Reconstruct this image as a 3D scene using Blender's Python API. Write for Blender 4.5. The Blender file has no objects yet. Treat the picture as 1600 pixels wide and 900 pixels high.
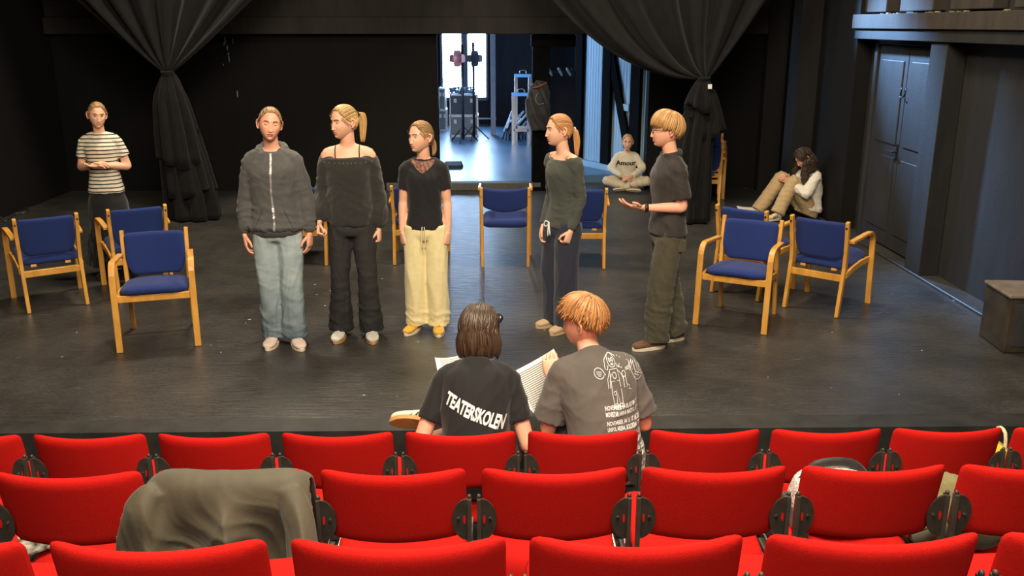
import bpy, bmesh, math, random
import numpy as np
from mathutils import Vector, Matrix, noise as mnoise
from mathutils.bvhtree import BVHTree

sc = bpy.context.scene
COL = sc.collection
R = math.radians
random.seed(7)
rng = np.random.default_rng(7)

# ------------------------------------------------------------------ camera
F_PX, CAM_H, PITCH, YAW = 1430.0, 2.28, R(16.07), R(1.0)
cam_d = bpy.data.cameras.new('camera')
cam = bpy.data.objects.new('camera', cam_d)
COL.objects.link(cam)
cam.location = (0, 0, CAM_H)
cam.rotation_euler = (R(90) - PITCH, 0, -YAW)
cam_d.sensor_width = 36.0
cam_d.lens = F_PX / 1600 * 36.0
cam_d.clip_start = 0.05
cam_d.clip_end = 100
sc.camera = cam

# ------------------------------------------------------------------ world, lights, exposure
sc.view_settings.view_transform = 'Standard'
sc.view_settings.look = 'None'
sc.view_settings.gamma = 1.0
sc.view_settings.use_curve_mapping = False
sc.view_settings.exposure = 0.0
w = bpy.data.worlds.new('world')
sc.world = w
w.use_nodes = True
w.node_tree.nodes['Background'].inputs[0].default_value = (0.55, 0.72, 1.0, 1)
w.node_tree.nodes['Background'].inputs[1].default_value = 2.0


def area(name, loc, target, size, power, col, size_y=None, spread=180):
    d = bpy.data.lights.new(name, 'AREA')
    d.energy = power
    d.color = col
    d.shape = 'RECTANGLE'
    d.size = size
    d.size_y = size_y or size
    d.spread = R(spread)
    o = bpy.data.objects.new(name, d)
    COL.objects.link(o)
    o.location = loc
    o.rotation_euler = (Vector(target) - Vector(loc)).to_track_quat('-Z', 'Y').to_euler()
    return o


def spot(name, loc, target, power, col, angle=50, blend=.6, r=.1):
    d = bpy.data.lights.new(name, 'SPOT')
    d.energy = power
    d.color = col
    d.spot_size = R(angle)
    d.spot_blend = blend
    d.shadow_soft_size = r
    o = bpy.data.objects.new(name, d)
    COL.objects.link(o)
    o.location = loc
    o.rotation_euler = (Vector(target) - Vector(loc)).to_track_quat('-Z', 'Y').to_euler()
    return o


WARM = (1.0, .85, .66)
area('house_light_stage', (-2.2, 8.8, 5.6), (-2.0, 8.4, 0), .9, 260, WARM)
area('house_light_stage_right', (1.4, 8.2, 5.6), (1.4, 8.0, 0), .9, 210, WARM)
area('house_light_front', (0.2, 2.0, 5.4), (0, 6.5, .8), 2.6, 640, WARM)
area('house_light_seats', (0.0, -1.8, 4.6), (0, 2.6, .6), 2.2, 190, WARM)
spot('cold_side_light', (2.95, 11.5, 3.1), (4.2, 8.3, 1.45), 2600, (.28, .54, 1.0), 44, .9, .08)

# ------------------------------------------------------------------ helpers: pixels to places


def ray(u, v):
    fx, fy, fz = math.cos(PITCH), 0, 0
    d = Vector((u - 800, -(v - 450), -F_PX))
    return cam.rotation_euler.to_matrix() @ d


def G(u, v, z=0.0):
    d = ray(u, v)
    t = (z - CAM_H) / d.z
    return Vector((d.x * t, d.y * t, z))


def PY(u, v, Y):
    d = ray(u, v)
    t = Y / d.y
    return Vector((d.x * t, Y, CAM_H + d.z * t))


# ------------------------------------------------------------------ materials
def _nodes(name):
    m = bpy.data.materials.new(name)
    m.use_nodes = True
    nt = m.node_tree
    return m, nt, nt.nodes['Principled BSDF']


def mat(name, col, rough=.6, var=.12, scale=12.0, bump=0.0, bscale=200.0, metal=0.0, spec=.5, col2=None,
        stretch=(1, 1, 1), sheen=0.0, sss=0.0, detail=4.0, coat=0.0, rvar=0.0):
    m, nt, p = _nodes(name)
    tc = nt.nodes.new('ShaderNodeTexCoord')
    mp = nt.nodes.new('ShaderNodeMapping')
    mp.inputs['Scale'].default_value = stretch
    nt.links.new(tc.outputs['Object'], mp.inputs[0])
    nz = nt.nodes.new('ShaderNodeTexNoise')
    nz.inputs['Scale'].default_value = scale
    nz.inputs['Detail'].default_value = detail
    nt.links.new(mp.outputs[0], nz.inputs['Vector'])
    mx = nt.nodes.new('ShaderNodeMix')
    mx.data_type = 'RGBA'
    c = Vector(col[:3])
    a = c * (1 - var)
    b = Vector(col2[:3]) if col2 else c * (1 + var)
    mx.inputs['A'].default_value = (*a, 1)
    mx.inputs['B'].default_value = (*b, 1)
    mr = nt.nodes.new('ShaderNodeMapRange')
    mr.inputs[1].default_value = .3
    mr.inputs[2].default_value = .7
    nt.links.new(nz.outputs['Fac'], mr.inputs[0])
    nt.links.new(mr.outputs[0], mx.inputs['Factor'])
    nt.links.new(mx.outputs['Result'], p.inputs['Base Color'])
    p.inputs['Roughness'].default_value = rough
    if rvar:
        r2 = nt.nodes.new('ShaderNodeMapRange')
        r2.inputs[1].default_value = .3
        r2.inputs[2].default_value = .7
        r2.inputs[3].default_value = rough - rvar
        r2.inputs[4].default_value = rough + rvar
        nt.links.new(nz.outputs['Fac'], r2.inputs[0])
        nt.links.new(r2.outputs[0], p.inputs['Roughness'])
    p.inputs['Metallic'].default_value = metal
    p.inputs['Specular IOR Level'].default_value = spec
    if sheen:
        p.inputs['Sheen Weight'].default_value = sheen
        p.inputs['Sheen Roughness'].default_value = .5
    if coat:
        p.inputs['Coat Weight'].default_value = coat
    if sss:
        p.inputs['Subsurface Weight'].default_value = sss
        p.inputs['Subsurface Radius'].default_value = (.012, .005, .003)
        p.inputs['Subsurface Scale'].default_value = 1.0
    if bump:
        n2 = nt.nodes.new('ShaderNodeTexNoise')
        n2.inputs['Scale'].default_value = bscale
        n2.inputs['Detail'].default_value = 3
        nt.links.new(mp.outputs[0], n2.inputs['Vector'])
        bp = nt.nodes.new('ShaderNodeBump')
        bp.inputs['Strength'].default_value = bump
        bp.inputs['Distance'].default_value = .004
        nt.links.new(n2.outputs['Fac'], bp.inputs['Height'])
        nt.links.new(bp.outputs[0], p.inputs['Normal'])
    return m


def emit(name, col, strength):
    m, nt, p = _nodes(name)
    p.inputs['Base Color'].default_value = (*col, 1)
    p.inputs['Emission Color'].default_value = (*col, 1)
    p.inputs['Emission Strength'].default_value = strength
    return m


def srgb(r, g, b):
    f = lambda c: (c / 255 / 12.92) if c / 255 <= .04045 else ((c / 255 + .055) / 1.055) ** 2.4
    return (f(r), f(g), f(b))


# ------------------------------------------------------------------ mesh building
class MB:
    def __init__(self):
        self.v, self.f, self.m = [], [], []

    def add(self, vs, fs, mi=0):
        o = len(self.v)
        self.v.extend([tuple(p) for p in vs])
        self.f.extend([tuple(i + o for i in f) for f in fs])
        self.m.extend([mi] * len(fs))
        return self

    def box(self, lo, hi, mi=0, mtx=None):
        x0, y0, z0 = lo
        x1, y1, z1 = hi
        vs = [Vector(p) for p in ((x0, y0, z0), (x1, y0, z0), (x1, y1, z0), (x0, y1, z0),
                                  (x0, y0, z1), (x1, y0, z1), (x1, y1, z1), (x0, y1, z1))]
        if mtx:
            vs = [mtx @ p for p in vs]
        return self.add(vs, [(0, 3, 2, 1), (4, 5, 6, 7), (0, 1, 5, 4), (1, 2, 6, 5), (2, 3, 7, 6), (3, 0, 4, 7)], mi)

    def cbox(self, c, s, mi=0, mtx=None):
        return self.box([c[i] - s[i] / 2 for i in range(3)], [c[i] + s[i] / 2 for i in range(3)], mi, mtx)

    def tube(self, *a, mi=0, **k):
        return self.add(*tube(*a, **k), mi)

    def loft(self, *a, mi=0, **k):
        return self.add(*loft(*a, **k), mi)

    def build(self, name, mats, parent=None, smooth=False, bevel=0.0, seg=2, sub=0, auto=None):
        me = bpy.data.meshes.new(name)
        me.from_pydata(self.v, [], self.f)
        if not isinstance(mats, (list, tuple)):
            mats = [mats]
        for m_ in mats:
            me.materials.append(m_)
        if len(mats) > 1:
            me.polygons.foreach_set('material_index', self.m)
        if smooth:
            me.polygons.foreach_set('use_smooth', [True] * len(me.polygons))
        me.update()
        o = bpy.data.objects.new(name, me)
        COL.objects.link(o)
        if parent is not None:
            o.parent = parent
        if bevel:
            b = o.modifiers.new('bevel', 'BEVEL')
            b.width = bevel
            b.segments = seg
            b.limit_method = 'ANGLE'
            b.angle_limit = R(40)
            for p in me.polygons:
                p.use_smooth = False
        if sub:
            s = o.modifiers.new('sub', 'SUBSURF')
            s.levels = s.render_levels = sub
        return o


def loft(rings, n=16, cap=True, e=1.0):
    """rings: list of (centre, A, B) half-axis vectors"""
    vs, fs = [], []
    for c, A, B in rings:
        c, A, B = Vector(c), Vector(A), Vector(B)
        for k in range(n):
            a = 2 * math.pi * k / n
            ca, sa = math.cos(a), math.sin(a)
            if e != 1.0:
                ca = math.copysign(abs(ca) ** e, ca)
                sa = math.copysign(abs(sa) ** e, sa)
            vs.append(c + A * ca + B * sa)
    m = len(rings)
    for i in range(m - 1):
        for k in range(n):
            a, b = i * n + k, i * n + (k + 1) % n
            fs.append((a, b, b + n, a + n))
    if cap:
        fs.append(tuple(range(n - 1, -1, -1)))
        fs.append(tuple(range((m - 1) * n, m * n)))
    return vs, fs


def crom(pts, k):
    """Catmull-Rom resample, works on tuples of any length"""
    P = [np.array(p, float) for p in pts]
    if len(P) < 3 or k <= 1:
        if k <= 1:
            return P
    out = []
    for i in range(len(P) - 1):
        p0 = P[i - 1] if i > 0 else 2 * P[0] - P[1]
        p1, p2 = P[i], P[i + 1]
        p3 = P[i + 2] if i + 2 < len(P) else 2 * P[-1] - P[-2]
        for j in range(k):
            t = j / k
            out.append(.5 * ((2 * p1) + (-p0 + p2) * t + (2 * p0 - 5 * p1 + 4 * p2 - p3) * t * t
                             + (-p0 + 3 * p1 - 3 * p2 + p3) * t ** 3))
    out.append(P[-1])
    return out


def tube(pts, rad, n=12, k=4, side=None, flat=1.0, e=1.0, round_end=False, round_start=False):
    """swept ellipse; rad scalar or per point; side = vector that the first half-axis follows"""
    if not hasattr(rad, '__len__'):
        rad = [rad] * len(pts)
    rad = [(r, r * flat) if not hasattr(r, '__len__') else r for r in rad]
    Q = crom([(*p, *r) for p, r in zip(pts, rad)], k)
    C = [Vector(q[:3]) for q in Q]
    T = []
    for i in range(len(C)):
        t = C[min(i + 1, len(C) - 1)] - C[max(i - 1, 0)]
        T.append(t.normalized() if t.length > 1e-9 else Vector((0, 0, 1)))
    rings = []
    if side is None:
        s = Vector((1, 0, 0)) if abs(T[0].x) < .9 else Vector((0, 1, 0))
    else:
        s = Vector(side)
    for c, t, q in zip(C, T, Q):
        if side is not None:
            s = Vector(side)
        s = (s - t * s.dot(t)).normalized()
        b = t.cross(s)
        rings.append((c, s * max(q[3], 1e-4), b * max(q[4], 1e-4)))
    if round_end or round_start:
        def capr(c, t, A, B):
            r = min(A.length, B.length)
            return [(c + t * r * math.sin(a), A * math.cos(a), B * math.cos(a)) for a in (R(30), R(60), R(82))]
        if round_end:
            c, A, B = rings[-1]
            rings = rings + capr(c, T[-1], A, B)
        if round_start:
            c, A, B = rings[0]
            rings = capr(c, -T[0], A, B)[::-1] + rings
    return loft(rings, n, True, e)


def strip(path, w, t, axis='x'):
    """rectangular bar swept along a path in the yz plane (x is the width axis)"""
    P = [Vector(p) for p in path]
    vs, fs = [], []
    X = Vector((1, 0, 0))
    for i, p in enumerate(P):
        d = (P[min(i + 1, len(P) - 1)] - P[max(i - 1, 0)]).normalized()
        nrm = d.cross(X).normalized()
        tt = t[i] if hasattr(t, '__len__') else t
        for sx, sn in ((-1, -1), (1, -1), (1, 1), (-1, 1)):
            vs.append(p + X * (sx * w / 2) + nrm * (sn * tt / 2))
    for i in range(len(P) - 1):
        a = i * 4
        for k in range(4):
            b = (k + 1) % 4
            fs.append((a + k, a + b, a + 4 + b, a + 4 + k))
    fs.append((3, 2, 1, 0))
    a = (len(P) - 1) * 4
    fs.append((a, a + 1, a + 2, a + 3))
    return vs, fs


def empty(name, loc=(0, 0, 0), rz=0.0):
    o = bpy.data.objects.new(name, None)
    COL.objects.link(o)
    o.location = loc
    o.rotation_euler = (0, 0, rz)
    o.empty_display_size = .1
    return o


def tag(o, label=None, cat=None, group=None, kind=None):
    if label:
        o['label'] = label
    if cat:
        o['category'] = cat
    if group:
        o['group'] = group
    if kind:
        o['kind'] = kind
    return o


def struct(o, label=None):
    o['kind'] = 'structure'
    if label:
        o['label'] = label
    return o


def copy_tree(o, parent=None):
    c = o.copy()
    COL.objects.link(c)
    c.parent = parent
    for ch in list(o.children):
        copy_tree(ch, c)
    return c
# ================================================================== the setting
WR, WL, WB = 3.98, -6.05, 13.0          # right wall, left wall, back wall planes
STAGE_Y, FRONT_Z = 4.92, -.247
ROWS = []


def floor_material():
    m, nt, p = _nodes('stage_vinyl')
    N, L = nt.nodes, nt.links
    tc = N.new('ShaderNodeTexCoord')
    base = N.new('ShaderNodeTexNoise')
    base.inputs['Scale'].default_value = 1.1
    base.inputs['Detail'].default_value = 8
    base.inputs['Roughness'].default_value = .65
    L.new(tc.outputs['Object'], base.inputs['Vector'])
    r1 = N.new('ShaderNodeValToRGB')
    r1.color_ramp.elements[0].position = .30
    r1.color_ramp.elements[0].color = (.019, .0185, .0170, 1)
    r1.color_ramp.elements[1].position = .72
    r1.color_ramp.elements[1].color = (.066, .063, .056, 1)
    L.new(base.outputs['Fac'], r1.inputs[0])
    # fine scuffs, stretched sideways
    mp = N.new('ShaderNodeMapping')
    mp.inputs['Scale'].default_value = (2.2, 9.0, 1)
    mp.inputs['Rotation'].default_value = (0, 0, .25)
    L.new(tc.outputs['Object'], mp.inputs[0])
    sc1 = N.new('ShaderNodeTexNoise')
    sc1.inputs['Scale'].default_value = 3.2
    sc1.inputs['Detail'].default_value = 10
    sc1.inputs['Roughness'].default_value = .7
    L.new(mp.outputs[0], sc1.inputs['Vector'])
    r2 = N.new('ShaderNodeMapRange')
    r2.inputs[1].default_value = .60
    r2.inputs[2].default_value = .82
    L.new(sc1.outputs['Fac'], r2.inputs[0])
    mx = N.new('ShaderNodeMix')
    mx.data_type = 'RGBA'
    L.new(r2.outputs[0], mx.inputs['Factor'])
    fine = N.new('ShaderNodeTexNoise')
    fine.inputs['Scale'].default_value = 45
    fine.inputs['Detail'].default_value = 5
    fine.inputs['Roughness'].default_value = .7
    L.new(tc.outputs['Object'], fine.inputs['Vector'])
    fm = N.new('ShaderNodeMapRange')
    fm.inputs[1].default_value, fm.inputs[2].default_value = .3, .7
    fm.inputs[3].default_value, fm.inputs[4].default_value = .62, 1.38
    L.new(fine.outputs['Fac'], fm.inputs[0])
    vm = N.new('ShaderNodeVectorMath')
    vm.operation = 'SCALE'
    L.new(r1.outputs[0], vm.inputs[0])
    L.new(fm.outputs[0], vm.inputs['Scale'])
    L.new(vm.outputs[0], mx.inputs['A'])
    mx.inputs['B'].default_value = (.13, .125, .11, 1)
    # white specks of paint
    vo = N.new('ShaderNodeTexVoronoi')
    vo.inputs['Scale'].default_value = 2.3
    L.new(tc.outputs['Object'], vo.inputs['Vector'])
    r3 = N.new('ShaderNodeMapRange')
    r3.inputs[1].default_value = .035
    r3.inputs[2].default_value = .02
    L.new(vo.outputs['Distance'], r3.inputs[0])
    mx2 = N.new('ShaderNodeMix')
    mx2.data_type = 'RGBA'
    L.new(r3.outputs[0], mx2.inputs['Factor'])
    L.new(mx.outputs['Result'], mx2.inputs['A'])
    mx2.inputs['B'].default_value = (.30, .29, .25, 1)
    L.new(mx2.outputs['Result'], p.inputs['Base Color'])
    rr = N.new('ShaderNodeMapRange')
    rr.inputs[1].default_value = .3
    rr.inputs[2].default_value = .7
    rr.inputs[3].default_value = .30
    rr.inputs[4].default_value = .48
    L.new(sc1.outputs['Fac'], rr.inputs[0])
    L.new(rr.outputs[0], p.inputs['Roughness'])
    p.inputs['Specular IOR Level'].default_value = .55
    # gentle waves of the laid vinyl
    mp2 = N.new('ShaderNodeMapping')
    mp2.inputs['Scale'].default_value = (3.5, 22.0, 1)
    L.new(tc.outputs['Object'], mp2.inputs[0])
    wv = N.new('ShaderNodeTexNoise')
    wv.inputs['Scale'].default_value = 1.6
    wv.inputs['Detail'].default_value = 3
    L.new(mp2.outputs[0], wv.inputs['Vector'])
    bp = N.new('ShaderNodeBump')
    bp.inputs['Strength'].default_value = .35
    bp.inputs['Distance'].default_value = .012
    L.new(wv.outputs['Fac'], bp.inputs['Height'])
    L.new(bp.outputs[0], p.inputs['Normal'])
    return m


def black_wall(name, col=(.0042, .0040, .0038), wear=(.02, .018, .015), amt=.84, rough=.85):
    m, nt, p = _nodes(name)
    N, L = nt.nodes, nt.links
    tc = N.new('ShaderNodeTexCoord')
    mp = N.new('ShaderNodeMapping')
    mp.inputs['Scale'].default_value = (1, 1, .22)
    L.new(tc.outputs['Object'], mp.inputs[0])
    a = N.new('ShaderNodeTexNoise')
    a.inputs['Scale'].default_value = 5
    a.inputs['Detail'].default_value = 9
    a.inputs['Roughness'].default_value = .7
    L.new(mp.outputs[0], a.inputs['Vector'])
    b = N.new('ShaderNodeValToRGB')
    e = b.color_ramp.elements
    e[0].position, e[0].color = .25, (*[c * .75 for c in col], 1)
    e[1].position, e[1].color = .62, (*[c * 1.35 for c in col], 1)
    e2 = b.color_ramp.elements.new(amt)
    e2.color = (*[c * 1.6 for c in col], 1)
    e3 = b.color_ramp.elements.new(min(amt + .03, 1))
    e3.color = (*wear, 1)
    L.new(a.outputs['Fac'], b.inputs[0])
    L.new(b.outputs[0], p.inputs['Base Color'])
    p.inputs['Roughness'].default_value = rough
    p.inputs['Specular IOR Level'].default_value = .25
    n2 = N.new('ShaderNodeTexNoise')
    n2.inputs['Scale'].default_value = 40
    L.new(tc.outputs['Object'], n2.inputs['Vector'])
    bp = N.new('ShaderNodeBump')
    bp.inputs['Strength'].default_value = .35
    bp.inputs['Distance'].default_value = .004
    L.new(n2.outputs['Fac'], bp.inputs['Height'])
    L.new(bp.outputs[0], p.inputs['Normal'])
    return m


MF = floor_material()
MW = black_wall('black_wall_paint')
MWR = black_wall('worn_black_paint', (.018, .0176, .0170), (.07, .066, .058), .82, .75)
MWB = black_wall('brown_black_plaster', (.040, .033, .026), (.16, .14, .10), .70, .85)
MBEAM = black_wall('beam_paint', (.023, .021, .019), (.10, .09, .07), .74, .8)
MSTRIP = mat('black_edge_vinyl', (.026, .026, .023), .5, .3, 8, .2, 90)
MTIER = mat('tier_carpet', (.018, .018, .016), .9, .3, 20, .4, 300)
MBLUEW = mat('pale_blue_painted_boards', (.27, .40, .50), .55, .12, 3, .1, 60, stretch=(1, 1, .15))
MBLACKWOOD = mat('black_timber', (.004, .004, .004), .9, .3, 6, .2, 80, spec=.06)
MWP = black_wall('pier_paint', (.011, .0105, .0098), (.04, .036, .03), .84, .85)
MDARK = mat('dark_grey_paint', (.03, .03, .034), .6, .3, 5, .1, 80)

sf = MB().box((-9, STAGE_Y, -.247), (7, WB + .62, 0)).build('floor', MF)
struct(sf, 'worn black vinyl stage floor')
st = MB().box((-9, STAGE_Y - .012, -.245), (7, STAGE_Y + .17, .004)).build('trim_1', MSTRIP)
struct(st, 'dark strip along the front edge of the stage')
tf = MB().box((-9, 3.05, FRONT_Z - .2), (7, STAGE_Y, FRONT_Z)).build('floor_front', MTIER)
struct(tf, 'dark floor in front of the first seat row')
for i, (y0, y1, z) in enumerate(((2.10, 3.05, .045), (1.2, 2.10, .357), (-3.5, 1.2, .68))):
    struct(MB().box((-9, y0, z - .5), (7, y1, z)).build('floor_tier', MTIER), 'dark stepped floor under the seats')

# left, back and right walls, ceiling, rear of the hall
struct(MB().box((WL - .2, -3.5, -.5), (WL, WB + .3, 6)).build('wall_left', MW), 'black left wall')
OX0, OX1 = PY(687, 290, WB).x, PY(1008, 290, WB).x
BZ = PY(750, 53, WB).z
b = MB()
b.box((WL, WB, -.2), (OX0, WB + .25, 6))
b.box((OX1, WB, -.2), (WR + .3, WB + .25, 6))
b.box((OX0, WB, BZ + .02), (OX1, WB + .25, 6))
struct(b.build('wall_back', MW), 'black back wall with a wide opening')
b = MB()
b.box((WL, WB - .16, BZ), (WR, WB + .02, PY(750, 27, WB - .16).z))
b.box((WL, WB - .09, PY(750, 27, WB - .16).z), (WR, WB + .02, PY(750, 27, WB).z + .75))
beam = struct(b.build('trim_2', MBEAM, bevel=.008), 'grey black painted beam over the opening')
struct(MB().box((WL - .2, -3.5, 6), (WR + .6, WB + .3, 6.2)).build('ceiling', MW), 'black ceiling')
struct(MB().box((WL - .2, -3.7, -.5), (WR + .6, -3.5, 6.2)).build('wall_rear', MW), 'wall behind the audience')

# right wall: recesses between posts under a lintel, a ledge above
RD = .18
yA = G(1331, 352).y     # far end of the door recess
yB = 8.62
b = MB()
b.box((WR + RD, -3.5, -.3), (WR + RD + .25, WB + .3, 6))
wall_r = struct(b.build('wall_right', MWR), 'worn black painted right wall')


def wallY(u, x):
    """depth on a plane x = const that shows at column u, around floor level"""
    d = ray(u, 300)
    return d.y * x / d.x


zl0, zl1, zl2 = None, None, None
yp = wallY(1450, WR)
zl0 = PY(1478, 66, yp).z          # underside of the lintel
zl1 = PY(1478, 46, yp).z
zl2 = PY(1478, 19, yp).z
yD = wallY(1316, WR)
parts = [
    ('lintel', (WR - .03, -1, zl0), (WR + RD, yD + .02, zl1), MWR),
    ('ledge', (WR - .06, -1, zl1), (WR + RD, yD + .05, zl2), MWB),
    ('post', (WR, yp - .02, 0), (WR + RD, yp + .30, zl0), MWR),
    ('post', (WR, 4.2, 0), (WR + RD, 5.4, zl0), MWR),
    ('wall_panel', (WR, yD, 0), (WR + RD, WB, 6), MW),
    ('pier', (WR - .26, wallY(1262, WR), 0), (WR, wallY(1262, WR) + .35, 6), MWP),
    ('pier', (WR - .28, wallY(1200, WR) - .4, 0), (WR, WB, 6), MWP),
]
for nm, lo, hi, m_ in parts:
    MB().box(lo, hi).build(nm, m_, wall_r, bevel=.006)
# broken plaster along the ledge and panels of the upper wall
b = MB()
for i in range(34):
    y = 5.0 + random.random() * 5.4
    s = .006 + random.random() * .018
    b.cbox((WR - .045 + random.random() * .03, y, zl2 + s * .2), (s * 1.2, s * 2.4, s * .6), mtx=None)
b.build('plaster_crumbs', mat('bare_plaster', (.22, .18, .12), .9, .3, 30), wall_r)['kind'] = 'stuff'
for i in range(5):
    y = 5.6 + i * 1.05
    MB().box((WR + .05, y, zl2 + .02), (WR + RD + .02, y + .72, zl2 + 1.2)).build('upper_panel', MWB, wall_r, bevel=.01)

# double door in the far recess
MDOOR = black_wall('door_paint', (.024, .0235, .023), (.08, .075, .07), .82, .6)
y0, y1 = wallY(1456, WR + RD), wallY(1392, WR + RD) + .55
dr = empty('door_1', (WR + RD, (y0 + y1) / 2, 0))
struct(dr, 'black painted double door with hook and handle')
hw = (y1 - y0) / 2
zt = PY(1440, 75, y0 + .3).z
for s in (-1, 1):
    lf = MB()
    lf.box((-.045, min(s * .006, s * hw), .02), (0, max(s * .006, s * hw), zt))
    leaf = lf.build('door_leaf', MDOOR, dr, bevel=.004)
    pn = MB()
    for z0, z1 in ((.18, .95), (1.08, zt - .14)):
        a, c = sorted((s * .09, s * (hw - .09)))
        pn.box((-.056, a, z0), (-.04, c, z1))
    pn.build('door_panel', MDOOR, leaf, bevel=.008)
fr = MB()
fr.box((-.07, -hw - .10, 0), (0, -hw - .012, zt + .1))
fr.box((-.07, hw + .012, 0), (0, hw + .09, zt + .1))
fr.box((-.07, -hw - .10, zt + .015), (0, hw + .09, zt + .1))
fr.build('door_frame', MDOOR, dr, bevel=.006)
hk = MB()
zh = zt - .47
hk.tube([(-.06, -.05, zh + .07), (-.075, -.05, zh + .01), (-.08, -.02, zh - .02), (-.08, .03, zh - .02), (-.075, .055, zh + .01), (-.06, .055, zh + .07)], .007, n=8, k=3)
MIRON = mat('dark_iron', (.02, .02, .02), .45, .2, 20, metal=.7)
hk.build('hook', MIRON, dr, True)
hd = MB()
hd.tube([(-.05, .04, 1.02), (-.09, .04, 1.02), (-.095, .07, 1.02), (-.095, .16, 1.015)], .009, n=8, k=3)
hd.box((-.052, .02, .94), (-.046, .06, 1.10))
hd.build('handle', MIRON, dr, False)

# peeled paint on the back wall
b = MB()
for (u, v, wd, hh) in ((352, 62, 3, 12), (355, 75, 2.5, 9), (364, 64, 2, 8), (358, 92, 2, 12), (349, 101, 1.5, 3), (371, 147, 2, 11), (350, 68, 1.5, 6), (357, 84, 3, 4)):
    c = PY(u, v, WB)
    k = WB / F_PX
    n = 7
    vs = [(c.x + wd * k * .6 * math.cos(2 * math.pi * i / n) * random.uniform(.6, 1), WB - .003, c.z + hh * k * .6 * math.sin(2 * math.pi * i / n) * random.uniform(.7, 1)) for i in range(n)]
    b.add(vs, [tuple(range(n))])
b.build('paint_chips', mat('bare_wood_chip', (.20, .20, .21), .8, .3, 40), bpy.data.objects['wall_back'])

# step up to the room behind
BF = .11
CXU = PY(845, 284, WB).x
MSTEP = mat('step_grey', (.075, .072, .066), .6, .25, 9, .2, 60)
struct(MB().box((PY(604, 290, WB).x, WB - .06, 0), (CXU, WB + .12, BF)).build('floor_step', MSTEP, bevel=.01), 'low grey step up to the back room')

b = MB()
for u, v, r_ in ((492, 445, 3), (495, 461, 3.5), (516, 455, 3), (517, 452, 2.5), (508, 478, 4), (390, 500, 5), (384, 505, 3), (597, 436, 2.5), (330, 540, 2), (345, 551, 3), (1440, 548, 3), (1533, 508, 2.5), (1300, 520, 2.5), (120, 520, 2.5), (620, 620, 2), (1200, 590, 2.5), (1405, 617, 3)):
    c = G(u, v)
    k = .8 * r_ * c.y / F_PX * .55
    n = 6
    ph = random.random() * 6
    vs = [(c.x + k * 1.4 * math.cos(2 * math.pi * i / n + ph) * random.uniform(.5, 1), c.y + k * math.sin(2 * math.pi * i / n + ph) * random.uniform(.5, 1), .0015 + .002 * (i % 2)) for i in range(n)] + [(c.x, c.y, .007)]
    b.add(vs, [(i, (i + 1) % n, n) for i in range(n)])
cr = b.build('floor_crumbs', mat('paper_crumbs', (.5, .48, .42), .9, .2, 40), sf)
cr['kind'] = 'stuff'
# ================================================================== armchairs on the stage
MBEECH = mat('beech_wood', srgb(214, 152, 62), .38, .16, 6, .08, 120, col2=srgb(226, 168, 78), stretch=(3, 3, 1), coat=.2)
MBLUE = mat('blue_wool', srgb(34, 51, 108), .9, .18, 260, .5, 500, sheen=.08, spec=.2)
MBOLT = mat('bolt_dark', (.02, .02, .02), .4, .1, 10, metal=.5)


def cushion(w, d, h, p=4.0, fn=None, n=0, edge=.5, bulge=.04, rc=None):
    """soft slab with a rounded-rectangle outline on an even grid; fn bends each point"""
    if rc is None:
        rc = min(w, d) * (.16 if p > 5 else .30)
    r = h / 2
    e0 = min(.5, r * edge * 2.2 / min(w, d) * 2)        # share of the half size taken by the rounded edge
    core = list(np.linspace(-(1 - e0), 1 - e0, 17))
    rim = [1 - e0 * (1 - math.sin(R(t))) for t in (22, 45, 66, 90)]
    A = [-t for t in rim[::-1]] + core + rim
    k = len(A)
    vs, idx = [], {}
    for side in (1, -1):
        for j, b_ in enumerate(A):
            for i, a_ in enumerate(A):
                m = max(abs(a_), abs(b_))
                if side < 0 and m > .9999:
                    idx[(side, i, j)] = idx[(1, i, j)]
                    continue
                if m < 1e-9:
                    x = y = 0.0
                else:
                    qx, qy = a_ / m * w / 2, b_ / m * d / 2
                    cx, cy = w / 2 - rc, d / 2 - rc
                    if abs(qx) > cx and abs(qy) > cy:
                        ux, uy = abs(qx) - cx, abs(qy) - cy
                        L_ = math.hypot(ux, uy)
                        qx, qy = math.copysign(cx + ux / L_ * rc, qx), math.copysign(cy + uy / L_ * rc, qy)
                    x, y = qx * m, qy * m
                if m > 1 - e0:
                    t = (m - (1 - e0)) / e0
                    z = r * math.sqrt(max(0, 1 - t * t))
                else:
                    z = r * (1 + bulge * (1 - (m / (1 - e0)) ** 2))
                q = Vector((x, y, z * side))
                idx[(side, i, j)] = len(vs)
                vs.append(fn(q) if fn else q)
    fs = []
    for side in (1, -1):
        for j in range(k - 1):
            for i in range(k - 1):
                q = (idx[(side, i, j)], idx[(side, i + 1, j)], idx[(side, i + 1, j + 1)], idx[(side, i, j + 1)])
                fs.append(q if side > 0 else q[::-1])
    return vs, fs


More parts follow.
